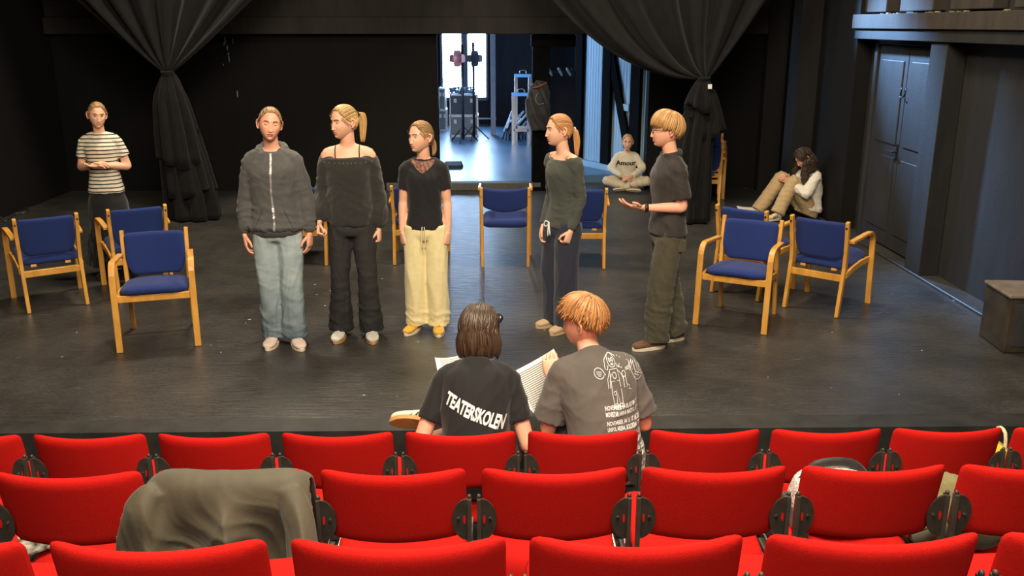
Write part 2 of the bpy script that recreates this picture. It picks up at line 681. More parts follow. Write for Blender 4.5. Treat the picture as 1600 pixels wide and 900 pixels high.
def make_chair():
    root = empty('armchair')
    for s in (-1, 1):
        path = [(s * .268, -.265, 0), (s * .268, -.25, .2), (s * .268, -.235, .42), (s * .268, -.226, .52)]
        for a in range(0, 91, 15):
            path.append((s * .268, -.226 + .10 * (1 - math.cos(R(a))) + .002, .535 + .10 * math.sin(R(a))))
        path += [(s * .262, -.05, .632), (s * .256, .08, .622), (s * .250, .215, .612)]
        m_ = MB()
        m_.add(*strip(path, .045, .026))
        m_.build('front_leg_and_arm', MBEECH, root, bevel=.005)
        post = [(s * .222, .305, 0), (s * .222, .265, .22), (s * .222, .232, .40), (s * .224, .238, .52), (s * .228, .262, .66), (s * .230, .285, .785)]
        m_ = MB()
        m_.add(*strip(post, .030, [.042, .048, .052, .046, .042, .038]))
        po = m_.build('back_leg', MBEECH, root, bevel=.005)
        bo = MB()
        bo.tube([(s * .230, .295, .735), (s * .230, .305, .737)], .008, n=10, k=1)
        bo.build('bolt', MBOLT, po)
        m_ = MB()
        m_.add(*strip([(s * .246, -.225, .392), (s * .243, -.05, .392), (s * .238, .10, .372), (s * .232, .235, .335)], .026, [.045, .05, .05, .045]))
        m_.build('side_rail', MBEECH, root, bevel=.004)
    MB().cbox((0, .25, .315), (.42, .026, .055)).build('rear_stretcher', MBEECH, root, bevel=.004)
    MB().cbox((0, -.215, .385), (.49, .026, .05)).build('front_rail', MBEECH, root, bevel=.004)
    for x in (-.13, .13):
        MB().cbox((x, .01, .372), (.045, .43, .022)).build('seat_batten', MBEECH, root, bevel=.003)

    def seat(q):
        z = q.z + .425 - .02 * (q.y / .24) - .012 * (q.x / .24) ** 2
        if q.y > .05:
            q.x *= 1 - .16 * (q.y - .05)
        return Vector((q.x, q.y - .015, z))
    m_ = MB()
    m_.add(*cushion(.475, .50, .075, fn=seat, rc=.11, edge=.9))
    m_.build('seat', MBLUE, root, True)

    def back(q):
        # q.x width, q.y height axis, q.z thickness
        x, h = q.x, q.y
        if h < 0:
            x *= 1 - .22 * (h / -.16) ** 2.2
        y = .232 + .035 * (h / .16) * .8 + q.z - .028 * (1 - (x / .23) ** 2) * -1 - .028
        return Vector((x, y + .012, .610 + h))
    m_ = MB()
    m_.add(*cushion(.43, .318, .05, p=7.0, fn=back, rc=.035))
    m_.build('backrest', MBLUE, root, True)
    return root


def make_low_back_chair():
    """the chair with a short curved back and an open gap above the seat"""
    root = empty('armchair')
    for s in (-1, 1):
        path = [(s * .250, -.22, 0), (s * .250, -.215, .3), (s * .250, -.205, .60), (s * .250, -.19, .68)]
        path += [(s * .250, -.16, .725), (s * .250, -.10, .748), (s * .250, .05, .755), (s * .250, .20, .762)]
        m_ = MB()
        m_.add(*strip(path, .026, .034))
        m_.build('front_leg_and_arm', MBEECH, root, bevel=.005)
        m_ = MB()
        m_.add(*strip([(s * .222, .25, 0), (s * .224, .245, .40), (s * .226, .25, .60), (s * .228, .255, .785)], .028, .042))
        po = m_.build('back_leg', MBEECH, root, bevel=.005)
        bo = MB()
        bo.tube([(s * .228, .272, .70), (s * .228, .279, .70)], .008, n=10, k=1)
        bo.build('bolt', MCHR0, po)
        m_ = MB()
        m_.add(*strip([(s * .236, -.20, .40), (s * .233, .24, .38)], .02, .05))
        m_.build('side_rail', MBEECH, root, bevel=.004)

    def seat(q):
        return Vector((q.x, q.y + .0, q.z + .425 - .008 * (q.y / .24)))
    m_ = MB()
    m_.add(*cushion(.44, .48, .075, p=8.0, fn=seat))
    m_.build('seat', MBLUE, root, True)

    def back(q):
        x, h = q.x, q.y
        if h < 0:
            h = h * (1 + .34 * (1 - (x / .215) ** 2))
        return Vector((x, .25 + q.z + .028 * (1 - (x / .215) ** 2) + .05 * h, .69 + h - .016 * (1 - (x / .215) ** 2)))
    m_ = MB()
    m_.add(*cushion(.425, .19, .045, p=9.0, fn=back, rc=.02))
    m_.build('backrest', MBLUE, root, True)
    return root


MCHR0 = mat('bolt_bright', (.5, .5, .48), .3, .05, 20, metal=1.0)
CH0 = make_chair()
CHM = make_low_back_chair()
CHAIRS = []
FRONT_DY, BACK_DY = -.262, .30


def place_chair(a, c, which, label, first=[True], z=0.0, group='blue armchairs on the stage', use=None):
    """a, c: floor points of the legs at local -x and +x; which = 'front' or 'back'"""
    A, C = G(*a), G(*c)
    mid = (A + C) / 2
    d = (C - A)
    ang = math.atan2(d.y, d.x)
    off = FRONT_DY if which == 'front' else BACK_DY
    loc = mid - Vector((-math.sin(ang) * off, math.cos(ang) * off, 0))
    if use is not None:
        o = use
    else:
        o = CH0 if first[0] else copy_tree(CH0)
        first[0] = False
    o.location = (loc.x, loc.y, z)
    o.rotation_euler = (0, 0, ang)
    tag(o, label, 'chair', group)
    CHAIRS.append(o)
    return o


place_chair((140, 475), (42, 490), 'back', 'blue armchair seen from behind, farthest left on the stage')
place_chair((272, 456), (186, 468), 'back', 'blue armchair half hidden behind the front left armchair')
place_chair((189, 551), (309, 540), 'front', 'blue armchair on the left facing the seats, nearest of the left three')
place_chair((516, 415), (434, 415), 'back', 'blue armchair mostly hidden between grey hoodie and dark sweater')
place_chair((694, 414), (610, 414), 'back', 'blue armchair mostly hidden behind the yellow trousers')
place_chair((827, 419), (752, 419), 'back', 'lone blue armchair with a low back, seen square from behind in the centre', use=CHM)
place_chair((947, 420), (868, 420), 'back', 'blue armchair partly hidden behind the navy trousers')
place_chair((1184, 471), (1113, 456), 'back', 'blue armchair on the right behind the one facing the seats')
place_chair((1090, 507), (1190, 522), 'front', 'blue armchair on the right facing the red seats')
place_chair((1306, 496), (1227, 480), 'back', 'blue armchair seen from behind, farthest right on the stage')
# a stack of three behind the right curtain
for i in range(3):
    o = copy_tree(CH0)
    p = G(1126, 320)
    a = R(180 - 14)
    o.rotation_euler = (0, 0, a)
    o.location = (p.x - .20, p.y + .22 + i * .035, i * .075)
    tag(o, ['lowest', 'middle', 'topmost'][i] + ' armchair in the stack behind the right curtain', 'chair', 'stacked armchairs')

# ================================================================== red auditorium seats
MRED = mat('red_wool', (.55, .0115, .0080), .9, .12, 300, .45, 600, spec=.12)
MSTEEL = mat('black_steel', (.075, .064, .052), .45, .15, 30, metal=.35)
MCHROME = mat('bright_steel', (.62, .62, .60), .25, .05, 20, metal=1.0)


def make_seat():
    root = empty('auditorium_seat')
    W, Hh = .478, .275

    def back(q):
        x, h = q.x, q.y
        t = h / Hh + .5
        y = -.055 * t + q.z + .062 * (x / .24) ** 2
        if abs(x) > .20 and h < 0:
            x *= 1 - .035 * (-h / .137)
        return Vector((x, y, .715 + h))
    m_ = MB()
    n = 28
    m_.add(*cushion(W, Hh, .042, p=13.0, fn=back, bulge=.0, rc=.028, edge=.8))
    m_.build('backrest', MRED, root, True)

    def pan(q):
        return Vector((q.x, q.y + .275, q.z + .425 + .035 * (q.y / .24) + .018 * (q.x / .23) ** 2))
    m_ = MB()
    m_.add(*cushion(.465, .47, .085, p=7.0, fn=pan, rc=.05, edge=.9))
    m_.build('seat_cushion', MRED, root, True)
    for s in (-1, 1):
        pl = MB()
        N = 18
        pts = []
        for i in range(N + 1):
            a = math.pi * i / N - math.pi / 2
            pts.append((s * (.243 - .052 * math.cos(a)), .082 * math.sin(a)))
        vs = [(x, -.010 + .02 * (z / .08) * -.5, .665 + z) for x, z in pts] + [(x, -.002 + .02 * (z / .08) * -.5, .665 + z) for x, z in pts]
        k = N + 1
        fs = [tuple(range(k)), tuple(range(2 * k - 1, k - 1, -1))] + [(i, (i + 1) % k, (i + 1) % k + k, i + k) for i in range(k)]
        pl.add(vs, fs)
        plate = pl.build('side_plate', MSTEEL, root)
        sc_ = MB()
        sc_.tube([(s * .212, -.009, .668), (s * .212, -.016, .668)], .0055, n=10, k=1)
        sc_.build('screw', MCHROME, plate)
        sl = MB()
        sl.loft([((s * .232, -.009, .668), (.004, 0, 0), (0, 0, .016)), ((s * .232, -.0135, .668), (.004, 0, 0), (0, 0, .016))], n=12)
        sl.build('slot', MRED, plate)
        ps = MB()
        ps.box((s * .249 - .007, -.020, 0), (s * .249 + .007, .006, .745))
        pst = ps.build('post', MSTEEL, root, bevel=.002)
        cp = MB()
        cp.tube([(s * .249, -.007, .745), (s * .249, -.007, .752)], .0070, n=10, k=1, round_end=True)
        cp.build('post_cap', MSTEEL, pst, True)
        rl = MB()
        rl.box((s * .243 - .004, -.02, .37), (s * .243 + .004, .47, .40))
        rl.build('side_rail', MCHROME, root)
        ft = MB()
        ft.box((s * .244 - .015, .0, .16), (s * .244 + .015, .35, .37))
        ft.build('bracket', MSTEEL, root, bevel=.004)
    fb = MB()
    fb.box((-.24, .08, .20), (.24, .13, .25))
    fb.build('crossbar', MSTEEL, root)
    return root


ST0 = make_seat()
SEATS = {}
firsts = [True]
PITCH_S = .53
row_def = [  # name, top of backs in the picture, centre columns
    ('front row', 681, [-70, 128, 328, 523, 717, 909, 1102, 1296, 1492, 1690]),
    ('middle row', 742, [-160, 90, 354, 608, 867, 1119, 1378, 1637]),
    ('nearest row', 858, [-180, 228, 615, 1002, 1383, 1770]),
]
TIERZ = []
ORD = ['first', 'second', 'third', 'fourth', 'fifth', 'sixth', 'seventh', 'eighth', 'ninth', 'tenth']
for rn, vt, cols in row_def:
    d0, d1 = ray(cols[1], vt), ray(cols[-2], vt)
    slope = (d1.x / d1.y - d0.x / d0.y) / (len(cols) - 3)      # metres of pitch per metre of depth
    Y = PITCH_S / slope
    fz = PY(800, vt, Y).z - .853
    pitch = PITCH_S
    x0 = d0.x / d0.y * Y - pitch
    TIERZ.append((Y, fz))
    for i, u in enumerate(cols):
        o = ST0 if firsts[0] else copy_tree(ST0)
        firsts[0] = False
        o.location = (x0 + pitch * i, Y + .055, fz)
        lab = 'red upholstered theatre seat, %s from the left in the %s' % (ORD[i], rn)
        if i == 0:
            lab = 'red theatre seat cut off at the left edge, %s' % rn
        if i == len(cols) - 1:
            lab = 'red theatre seat cut off at the right edge, %s' % rn
        tag(o, lab, 'theatre seat', 'red theatre seats')
        SEATS[(rn[0], i)] = o
# ================================================================== people: building kit
def remesh(pieces, voxel=.009, smooth=4, fac=.5):
    mb = MB()
    for vs, fs in pieces:
        mb.add(vs, fs)
    me = bpy.data.meshes.new('tmp')
    me.from_pydata(mb.v, [], mb.f)
    o = bpy.data.objects.new('tmp', me)
    COL.objects.link(o)
    m_ = o.modifiers.new('r', 'REMESH')
    m_.mode = 'VOXEL'
    m_.voxel_size = voxel
    if smooth:
        s_ = o.modifiers.new('s', 'SMOOTH')
        s_.iterations = smooth
        s_.factor = fac
    dg = bpy.context.evaluated_depsgraph_get()
    me2 = bpy.data.meshes.new_from_object(o.evaluated_get(dg))
    bpy.data.objects.remove(o)
    bpy.data.meshes.remove(me)
    n = len(me2.vertices)
    V = np.empty(n * 3)
    me2.vertices.foreach_get('co', V)
    V = V.reshape(-1, 3)
    N = np.empty(n * 3)
    me2.vertex_normals.foreach_get('vector', N)
    N = N.reshape(-1, 3)
    F = [tuple(p.vertices) for p in me2.polygons]
    bpy.data.meshes.remove(me2)
    return V, N, F


def folds(P, seed, dirs, freq, warp=.6, octv=3):
    """fabric folds: warped directional ripples; dirs = list of direction vectors, freq in 1/m"""
    r = np.random.default_rng(seed)
    W = np.zeros(len(P))
    for k in range(3):
        d = r.normal(size=3)
        W += np.sin(P @ d * freq * .35 + r.uniform(0, 6.28))
    out = np.zeros(len(P))
    for i in range(octv):
        d = np.array(dirs[i % len(dirs)], float) + r.normal(size=3) * .25
        d /= np.linalg.norm(d)
        f = freq * (1 + .7 * i)
        s_ = np.sin(P @ d * f + warp * W * (1.5 + i * .5) + r.uniform(0, 6.28))
        out += (1 - np.abs(s_)) ** 1.6 * 2 / (1 + .8 * i) - .5
    return out / 1.6


def rough_noise(P, seed, freq):
    r = np.random.default_rng(seed)
    o = np.zeros(len(P))
    for k in range(6):
        d = r.normal(size=3)
        d /= np.linalg.norm(d)
        o += np.sin(P @ d * freq * r.uniform(.6, 1.6) + r.uniform(0, 6.28) + 1.2 * np.sin(P @ r.normal(size=3) * freq * .6))
    return o / 6


def smoothstep(a, b, x):
    t = np.clip((x - a) / (b - a), 0, 1)
    return t * t * (3 - 2 * t)


# ---- head
def skull(D, slim=1.0):
    D = np.asarray(D, float)
    D = D / np.linalg.norm(D, axis=1)[:, None]
    nrm = (np.abs(D) ** 2.22).sum(1) ** (-1 / 2.22)
    d = D * nrm[:, None]
    k = np.clip(-D[:, 2], 0, 1)
    x = .0735 * d[:, 0] * slim * (1 - .34 * k ** 1.8)
    fr = D[:, 1] < 0
    y = d[:, 1] * np.where(fr, .094 * (1 + .36 * k ** 2.2), .100 * (1 - .55 * k ** 1.3))
    x = x * (1 + .05 * np.clip(D[:, 1], 0, 1))
    z = d[:, 2] * .114
    return np.stack([x, y - .006 * k, z], 1)


def face_disp(P, nose=1.0):
    x, z = P[:, 0], P[:, 2]
    g = lambda cx, cz, sx, sz: np.exp(-((x - cx) / sx) ** 2 - ((z - cz) / sz) ** 2)
    f = np.zeros(len(P))
    t = np.clip((.014 - z) / .050, 0, 1)                         # along the nose bridge
    ridge = np.exp(-(x / (.0075 + .004 * t)) ** 2) * smoothstep(.026, .004, z) * smoothstep(-.046, -.036, z)
    f += nose * ridge * (.004 + .0125 * t)
    f += .0045 * (g(.010, -.035, .006, .006) + g(-.010, -.035, .006, .006))
    f += .0045 * (g(.028, .030, .022, .008) + g(-.028, .030, .022, .008))   # brow
    f -= .0085 * (g(.031, .010, .015, .012) + g(-.031, .010, .015, .012))   # sockets
    f += .004 * (g(.040, -.020, .02, .02) + g(-.040, -.020, .02, .02))      # cheeks
    f += .0055 * g(0, -.0545, .017, .0040) + .0060 * g(0, -.0665, .015, .0048)
    f -= .0040 * g(0, -.0605, .022, .0022)
    f -= .004 * g(0, -.078, .018, .006)
    f += .010 * g(0, -.096, .018, .015)
    f -= .004 * (g(.050, .045, .02, .03) + g(-.050, .045, .02, .03))        # temples
    return f


def head_mesh(slim=1.0, nose=1.0, mouth_open=0.0, nu=112, nv=88):
    D = []
    for j in range(nv + 1):
        ph = math.pi * j / nv
        for i in range(nu):
            th = 2 * math.pi * i / nu
            # crowd the columns towards the face
            th = th + .42 * math.sin(th)
            D.append((math.sin(ph) * math.sin(th + math.pi), math.sin(ph) * math.cos(th + math.pi) * 1.0, math.cos(ph)))
    D = np.array(D)
    P = skull(D, slim)
    front = smoothstep(-.015, -.055, P[:, 1])
    P[:, 1] -= front * face_disp(P, nose)
    F, MI = [], []
    for j in range(nv):
        for i in range(nu):
            a, b = j * nu + i, j * nu + (i + 1) % nu
            q = (a, b, b + nu, a + nu)
            F.append(q)
            c = P[list(q)].mean(0)
            mi = 0
            if c[1] < -.06:
                lx = .0235
                up = -.0600 + .0085 * (1 - (c[0] / lx) ** 2)
                lo = -.0600 - .0115 * (1 - (c[0] / lx) ** 2)
                if abs(c[0]) < lx and lo < c[2] < up:
                    mi = 1
                    if mouth_open and abs(c[2] + .0605) < .005 * mouth_open * (1 - (c[0] / lx) ** 2):
                        mi = 2
            MI.append(mi)
    return P, F, MI


def ear_pieces(slim):
    out = []
    for s in (-1, 1):
        rings = []
        c0 = Vector((s * .072 * slim, .010, -.006))
        out.append(tube([c0 + Vector((s * .004, -.004, .026)), c0 + Vector((s * .012, .008, .030)), c0 + Vector((s * .016, .018, .014)),
                         c0 + Vector((s * .013, .014, -.008)), c0 + Vector((s * .008, .004, -.024)), c0 + Vector((s * .002, -.003, -.028))],
                        [.004, .0055, .006, .0055, .0065, .004], n=8, k=3))
        out.append(loft([(c0 + Vector((0, 0, 0)), (0, .014, 0), (0, 0, .024)), (c0 + Vector((s * .009, .006, .002)), (0, .011, 0), (0, 0, .022))], n=10))
    return out


def head_surface_fn(slim):
    return lambda d: skull(np.array([d]), slim)[0]


def hair_mask(D, front=.50, side=.05, nape=-.52, wid=.10):
    """>0 where hair grows, by direction on the head"""
    D = D / np.linalg.norm(D, axis=1)[:, None]
    az = np.arctan2(np.abs(D[:, 0]), -D[:, 1])          # 0 front .. pi back
    lim = np.interp(az, [0, .45, .95, 1.25, 1.55, 1.95, 2.5, math.pi], [front, front * .98, front * .62, side + .18, side + .02, -.22, nape, nape])
    return (D[:, 2] - lim) / wid


def sph(az, el):
    """azimuth 0 = face front (-y), + towards the person's left (+x); elevation up"""
    return np.array([math.sin(az) * math.cos(el), -math.cos(az) * math.cos(el), math.sin(el)])


def slerp(a, b, t):
    a, b = a / np.linalg.norm(a), b / np.linalg.norm(b)
    o = math.acos(max(-1, min(1, float(a @ b))))
    if o < 1e-4:
        return a
    return (math.sin((1 - t) * o) * a + math.sin(t * o) * b) / math.sin(o)


class Hair:
    def __init__(self, slim=1.0):
        self.mb = MB()
        self.col = []
        self.slim = slim

    def cap(self, off=.010, **mk):
        nu, nv = 56, 44
        D = np.array([(math.sin(math.pi * j / nv) * math.sin(2 * math.pi * i / nu), math.sin(math.pi * j / nv) * math.cos(2 * math.pi * i / nu), math.cos(math.pi * j / nv))
                      for j in range(nv + 1) for i in range(nu)])
        P = skull(D, self.slim)
        m_ = smoothstep(-.9, .9, hair_mask(D, **mk))
        P = P + D * ((-.010 + (off + .010) * m_))[:, None]
        F = [(j * nu + i, j * nu + (i + 1) % nu, (j + 1) * nu + (i + 1) % nu, (j + 1) * nu + i) for j in range(nv) for i in range(nu)]
        self.mb.add(P, F)
        self.col += [.35] * len(P)

    def strand(self, pts, r=.006, flat=.55, n=5, k=3, taper=.35, c=None, normal_from=None):
        m = len(pts)
        rad = []
        for i in range(m):
            t = i / (m - 1)
            a = r * (taper + (1 - taper) * math.sin(math.pi * min(1, .12 + t * .88)) ** .6)
            if i == m - 1:
                a *= .5
            rad.append((a, a * flat))
        # first axis lies sideways to the head surface
        C = [Vector(p) for p in pts]
        d = (C[min(2, m - 1)] - C[0])
        side = d.cross(C[m // 2] if normal_from is None else (C[m // 2] - Vector(normal_from)))
        if side.length < 1e-6:
            side = Vector((1, 0, 0))
        vs, fs = tube(pts, rad, n=n, k=k, side=side.normalized())
        self.mb.add(vs, fs)
        c = random.random() if c is None else c
        self.col += [c] * len(vs)

    def over(self, a, b, off=.012, m=7, lift=0.0, jit=.003, t0=0.0, t1=1.0):
        """path over the head from direction a to direction b"""
        o1 = random.uniform(-jit, jit)
        out = []
        for i in range(m):
            t = t0 + (t1 - t0) * i / (m - 1)
            d = slerp(np.array(a), np.array(b), t)
            p = skull(np.array([d]), self.slim)[0]
            out.append(p + d * (off + o1 + lift * math.sin(math.pi * t)))
        return out

    def build(self, name, m_, parent, mtx):
        V = [mtx @ Vector(p) for p in self.mb.v]
        mb = MB()
        mb.v, mb.f, mb.m = V, self.mb.f, self.mb.m
        o = mb.build(name, m_, parent, True)
        at = o.data.attributes.new('shade', 'FLOAT', 'POINT')
        at.data.foreach_set('value', self.col)
        return o


def hair_mat(name, dark, light, rough=.42):
    m, nt, p = _nodes(name)
    N, L = nt.nodes, nt.links
    at = N.new('ShaderNodeAttribute')
    at.attribute_name = 'shade'
    tc = N.new('ShaderNodeTexCoord')
    nz = N.new('ShaderNodeTexNoise')
    nz.inputs['Scale'].default_value = 90
    L.new(tc.outputs['Object'], nz.inputs['Vector'])
    ad = N.new('ShaderNodeMath')
    ad.operation = 'MULTIPLY_ADD'
    ad.inputs[1].default_value = .5
    L.new(nz.outputs['Fac'], ad.inputs[0])
    m2 = N.new('ShaderNodeMath')
    m2.operation = 'MULTIPLY'
    m2.inputs[1].default_value = .55
    L.new(at.outputs['Fac'], m2.inputs[0])
    L.new(m2.outputs[0], ad.inputs[2])
    mx = N.new('ShaderNodeMix')
    mx.data_type = 'RGBA'
    L.new(ad.outputs[0], mx.inputs['Factor'])
    mx.inputs['A'].default_value = (*dark, 1)
    mx.inputs['B'].default_value = (*light, 1)
    L.new(mx.outputs['Result'], p.inputs['Base Color'])
    p.inputs['Roughness'].default_value = rough
    p.inputs['Specular IOR Level'].default_value = .6
    p.inputs['Anisotropic'].default_value = .4
    return m


# ---- shared materials
def skin_mat(name, col):
    c = Vector(col)
    return mat(name, col, .5, .06, 35, .12, 350, col2=(c.x * 1.05, c.y * .93, c.z * .90), sss=.12, spec=.4)


SKIN = skin_mat('skin_fair', srgb(240, 190, 158))
SKIN2 = skin_mat('skin_rosy', srgb(240, 180, 150))
LIP = mat('lip', srgb(206, 120, 106), .45, .08, 40)
MOUTH = mat('mouth_dark', (.10, .03, .025), .5, .1, 40)
EYEW = mat('eye_white', (.40, .37, .34), .3, .03, 50)
IRIS = mat('iris', (.05, .07, .08), .2, .3, 80)
BROW = mat('brow_hair', srgb(120, 84, 50), .7, .2, 80)
BROWD = mat('brow_hair_dark', srgb(52, 34, 24), .7, .2, 80)
RUB = mat('shoe_rubber', srgb(225, 212, 186), .6, .1, 30)
GUM = mat('gum_rubber', srgb(190, 142, 82), .6, .1, 30)


def rotm(yaw=0, pitch=0, roll=0):
    return Matrix.Rotation(R(yaw), 3, 'Z') @ Matrix.Rotation(R(roll), 3, 'Y') @ Matrix.Rotation(R(pitch), 3, 'X')


class Person:
    """local frame: origin on the floor, faces -Y, +X is the person's left; metres"""

    def __init__(self, name_label, loc, yaw, H=1.65, skin=SKIN, build=1.0, hip_z=None, hip_y=0.0, lean=0.0, curve=0.0, side=0.0,
                 head=(0, 0, 0), neck_fwd=.02, slim=1.0, head_size=1.0, twist=0.0):
        self.root = empty('person', loc, R(yaw))
        tag(self.root, name_label, 'person')
        self.s = H / 1.68
        self.H, self.skin, self.bw = H, skin, build
        s = self.s
        self.hip = Vector((0, hip_y, (hip_z if hip_z is not None else .90 * s)))
        self.lean, self.curve, self.side, self.twist = R(lean), R(curve), R(side), R(twist)
        self.pieces = []      # body pieces
        self.raw = MB()       # hands and head, kept sharp
        self.hs = head_size * (.5 + .5 * s) * 1.0
        self.slim = slim
        # neck and head
        b, up, fw, sd = self.spine(.50)
        self.neck0 = b
        nd = (up + Vector((0, 0, .6))).normalized()
        self.neck1 = b + nd * .085 * s + fw * neck_fwd
        self.hrot = rotm(*head)
        hc = self.neck1 + Vector((0, 0, .072 * self.hs)) + self.hrot @ Vector((0, -.018, .02)) * self.hs
        self.hm = Matrix.Translation(hc) @ (self.hrot.to_4x4()) @ Matrix.Scale(self.hs, 4)
        self.hc = hc

    def spine(self, h):
        """point, up, forward, side at height h (metres at 1.68 scale) above the hip"""
        s = self.s
        n = 24
        p = self.hip.copy()
        L = .50
        for i in range(n):
            t = (i + .5) / n * h
            a = self.lean + self.curve * t / L
            p = p + Vector((math.sin(self.side) * math.cos(a), -math.sin(a), math.cos(a) * math.cos(self.side))) * (h * s / n)
        a = self.lean + self.curve * h / L
        up = Vector((math.sin(self.side), -math.sin(a), math.cos(a) * math.cos(self.side))).normalized()
        tw = self.twist * min(max(h, 0) / L, 1)
        sd = Vector((math.cos(tw), math.sin(tw), 0))
        sd = (sd - up * sd.dot(up)).normalized()
        fw = sd.cross(up)
        return p, up, fw, sd

    def torso(self, secs, n=24, e=.9):
        """secs: (h, half width, half depth, forward offset)"""
        rings = []
        for q in crom(secs, 3):
            h, rx, ry, fo = q
            p, up, fw, sd = self.spine(h)
            rings.append((p + fw * fo * self.s, sd * rx * self.s * self.bw, fw * -ry * self.s * self.bw))
        return loft(rings, n, True, e)

    def shoulder(self, sgn, h=.445, w=.140):
        p, up, fw, sd = self.spine(h)
        return p + sd * (sgn * w * self.s * (.5 + .5 * self.bw))

    def set_arm(self, sgn, elbow, wrist, rel=True, raise_=0.0):
        sh = self.shoulder(sgn) + Vector((0, 0, raise_))
        el = sh + Vector((sgn * elbow[0], elbow[1], elbow[2])) * self.s if rel else Vector(elbow)
        wr = sh + Vector((sgn * wrist[0], wrist[1], wrist[2])) * self.s if rel else Vector(wrist)
        if not hasattr(self, 'arm'):
            self.arm = {}
        self.arm[sgn] = (sh, el, wr)

    def arm_tube(self, sgn, r, t0=0.0, t1=2.0, n=14):
        """tube along the arm between parameter t0 and t1 (0 shoulder, 1 elbow, 2 wrist); r list of (t, radius)"""
        sh, el, wr = self.arm[sgn]
        def P(t):
            return sh.lerp(el, t) if t <= 1 else el.lerp(wr, t - 1)
        ts = sorted(set([t0, t1] + [t for t in (0.3, .6, .85, 1.0, 1.15, 1.4, 1.7) if t0 < t < t1]))
        rr = [np.interp(t, [a for a, _ in r], [b for _, b in r]) * self.s for t in ts]
        return tube([P(t) for t in ts], rr, n=n, k=3)

    def hand(self, sgn, d=None, palm=None, curl=(25, 30, 20), thumb=.5, spread=.0, size=1.0, finger_curls=None):
        """d: pointing direction, palm: direction the palm faces"""
        sh, el, wr = self.arm[sgn]
        d = Vector(d).normalized() if d is not None else (wr - el).normalized()
        palm = Vector(palm)
        palm = (palm - d * palm.dot(d)).normalized()
        # thumb side: for the left hand (sgn +1) hanging with the palm inward the thumb points forward
        t = d.cross(palm) * (-1 if sgn > 0 else 1)
        k = size * self.s * .98
        sec = [(-.012, .025, .019), (.012, .030, .017), (.040, .038, .015), (.070, .041, .0135), (.092, .040, .011), (.101, .034, .007)]
        rings = [(wr + d * (a * k), t * (b * k), palm * (c * k)) for a, b, c in sec]
        self.raw.loft(rings, n=14, e=.85)
        lens = [(.040, .025, .020), (.045, .029, .022), (.042, .027, .021), (.032, .020, .018)]
        for i in range(4):
            off = (.0290 - .0195 * i) * k
            base = wr + d * ((.090 - .004 * abs(i - 1.2)) * k) + t * off
            fd = (d + t * (spread * (1.5 - i) * .18)).normalized()
            ax = t
            pts = [base - fd * .012 * k, base]
            ang = 0
            cur = base
            cc = finger_curls[i] if finger_curls else curl
            for L_, c in zip(lens[i], cc):
                ang += R(c)
                v = fd * math.cos(ang) + palm * math.sin(ang)
                cur = cur + v * L_ * k
                pts.append(cur)
            self.raw.tube(pts, [.0088 * k, .0088 * k, .0080 * k, .0073 * k, .0062 * k], n=8, k=2, round_end=True)
        b0 = wr + d * .022 * k + t * .024 * k + palm * .004 * k
        tv = (d * .70 + t * (.75 - .35 * thumb) + palm * (.25 + .35 * thumb)).normalized()
        tv2 = (d * .92 + t * (.30 - .35 * thumb) + palm * (.10 + .45 * thumb)).normalized()
        self.raw.tube([b0, b0 + tv * .030 * k, b0 + tv * .055 * k, b0 + tv * .055 * k + tv2 * .030 * k], [.013 * k, .0115 * k, .0098 * k, .0075 * k], n=9, k=2, round_end=True)

    def leg_default(self, sgn, foot, knee_fwd=.02):
        """foot: local (x, y) of the ankle on the floor"""
        s = self.s
        hp = self.hip + Vector((sgn * .082 * s, 0, -.02 * s))
        an = Vector((foot[0], foot[1], .075 * s))
        kn = hp.lerp(an, .52) + Vector((0, -knee_fwd, 0))
        self.set_leg(sgn, hp, kn, an)

    def set_leg(self, sgn, hp, kn, an):
        if not hasattr(self, 'leg'):
            self.leg = {}
        self.leg[sgn] = (Vector(hp), Vector(kn), Vector(an))

    def leg_tube(self, sgn, r, t0=0.0, t1=2.0, n=18, flat=1.0, ext=0.0):
        hp, kn, an = self.leg[sgn]
        if ext:
            an = an + (an - kn).normalized() * ext
        def P(t):
            return hp.lerp(kn, t) if t <= 1 else kn.lerp(an, t - 1)
        ts = sorted(set([t0, t1] + [t for t in (0.25, .5, .8, 1.0, 1.2, 1.5, 1.8) if t0 < t < t1]))
        rr = [np.interp(t, [a for a, _ in r], [b for _, b in r]) * self.s for t in ts]
        return tube([P(t) for t in ts], rr, n=n, k=3, flat=flat)

    def body(self, torso_scale=.93, mouth_open=0.0, nose=1.0, voxel=.008, bare=False):
        s, bw = self.s, self.bw
        k = torso_scale
        secs = [(-.10, .150 * k, .100 * k, 0), (.0, .165 * k, .112 * k, 0), (.13, .128 * k, .092 * k, 0), (.27, .136 * k, .100 * k, .005), (.36, .150 * k, .108 * k, .01),
                (.42, .150 * k, .092 * k, 0), (.46, .118 * k, .072 * k, 0), (.50, .072 * k, .056 * k, 0), (.53, .050 * k, .050 * k, 0)]
        pcs = [self.torso(secs)]
        b0, up, fw, sd = self.spine(.45)
        neck_r = .0525 * s * (.6 + .4 * bw)
        c = self.hc
        pcs.append(tube([b0, self.neck0, self.neck1, c + self.hrot @ Vector((0, .018, -.02)) * self.hs], [neck_r * 1.25, neck_r * 1.02, neck_r * .95, neck_r * .95], n=16, k=3))
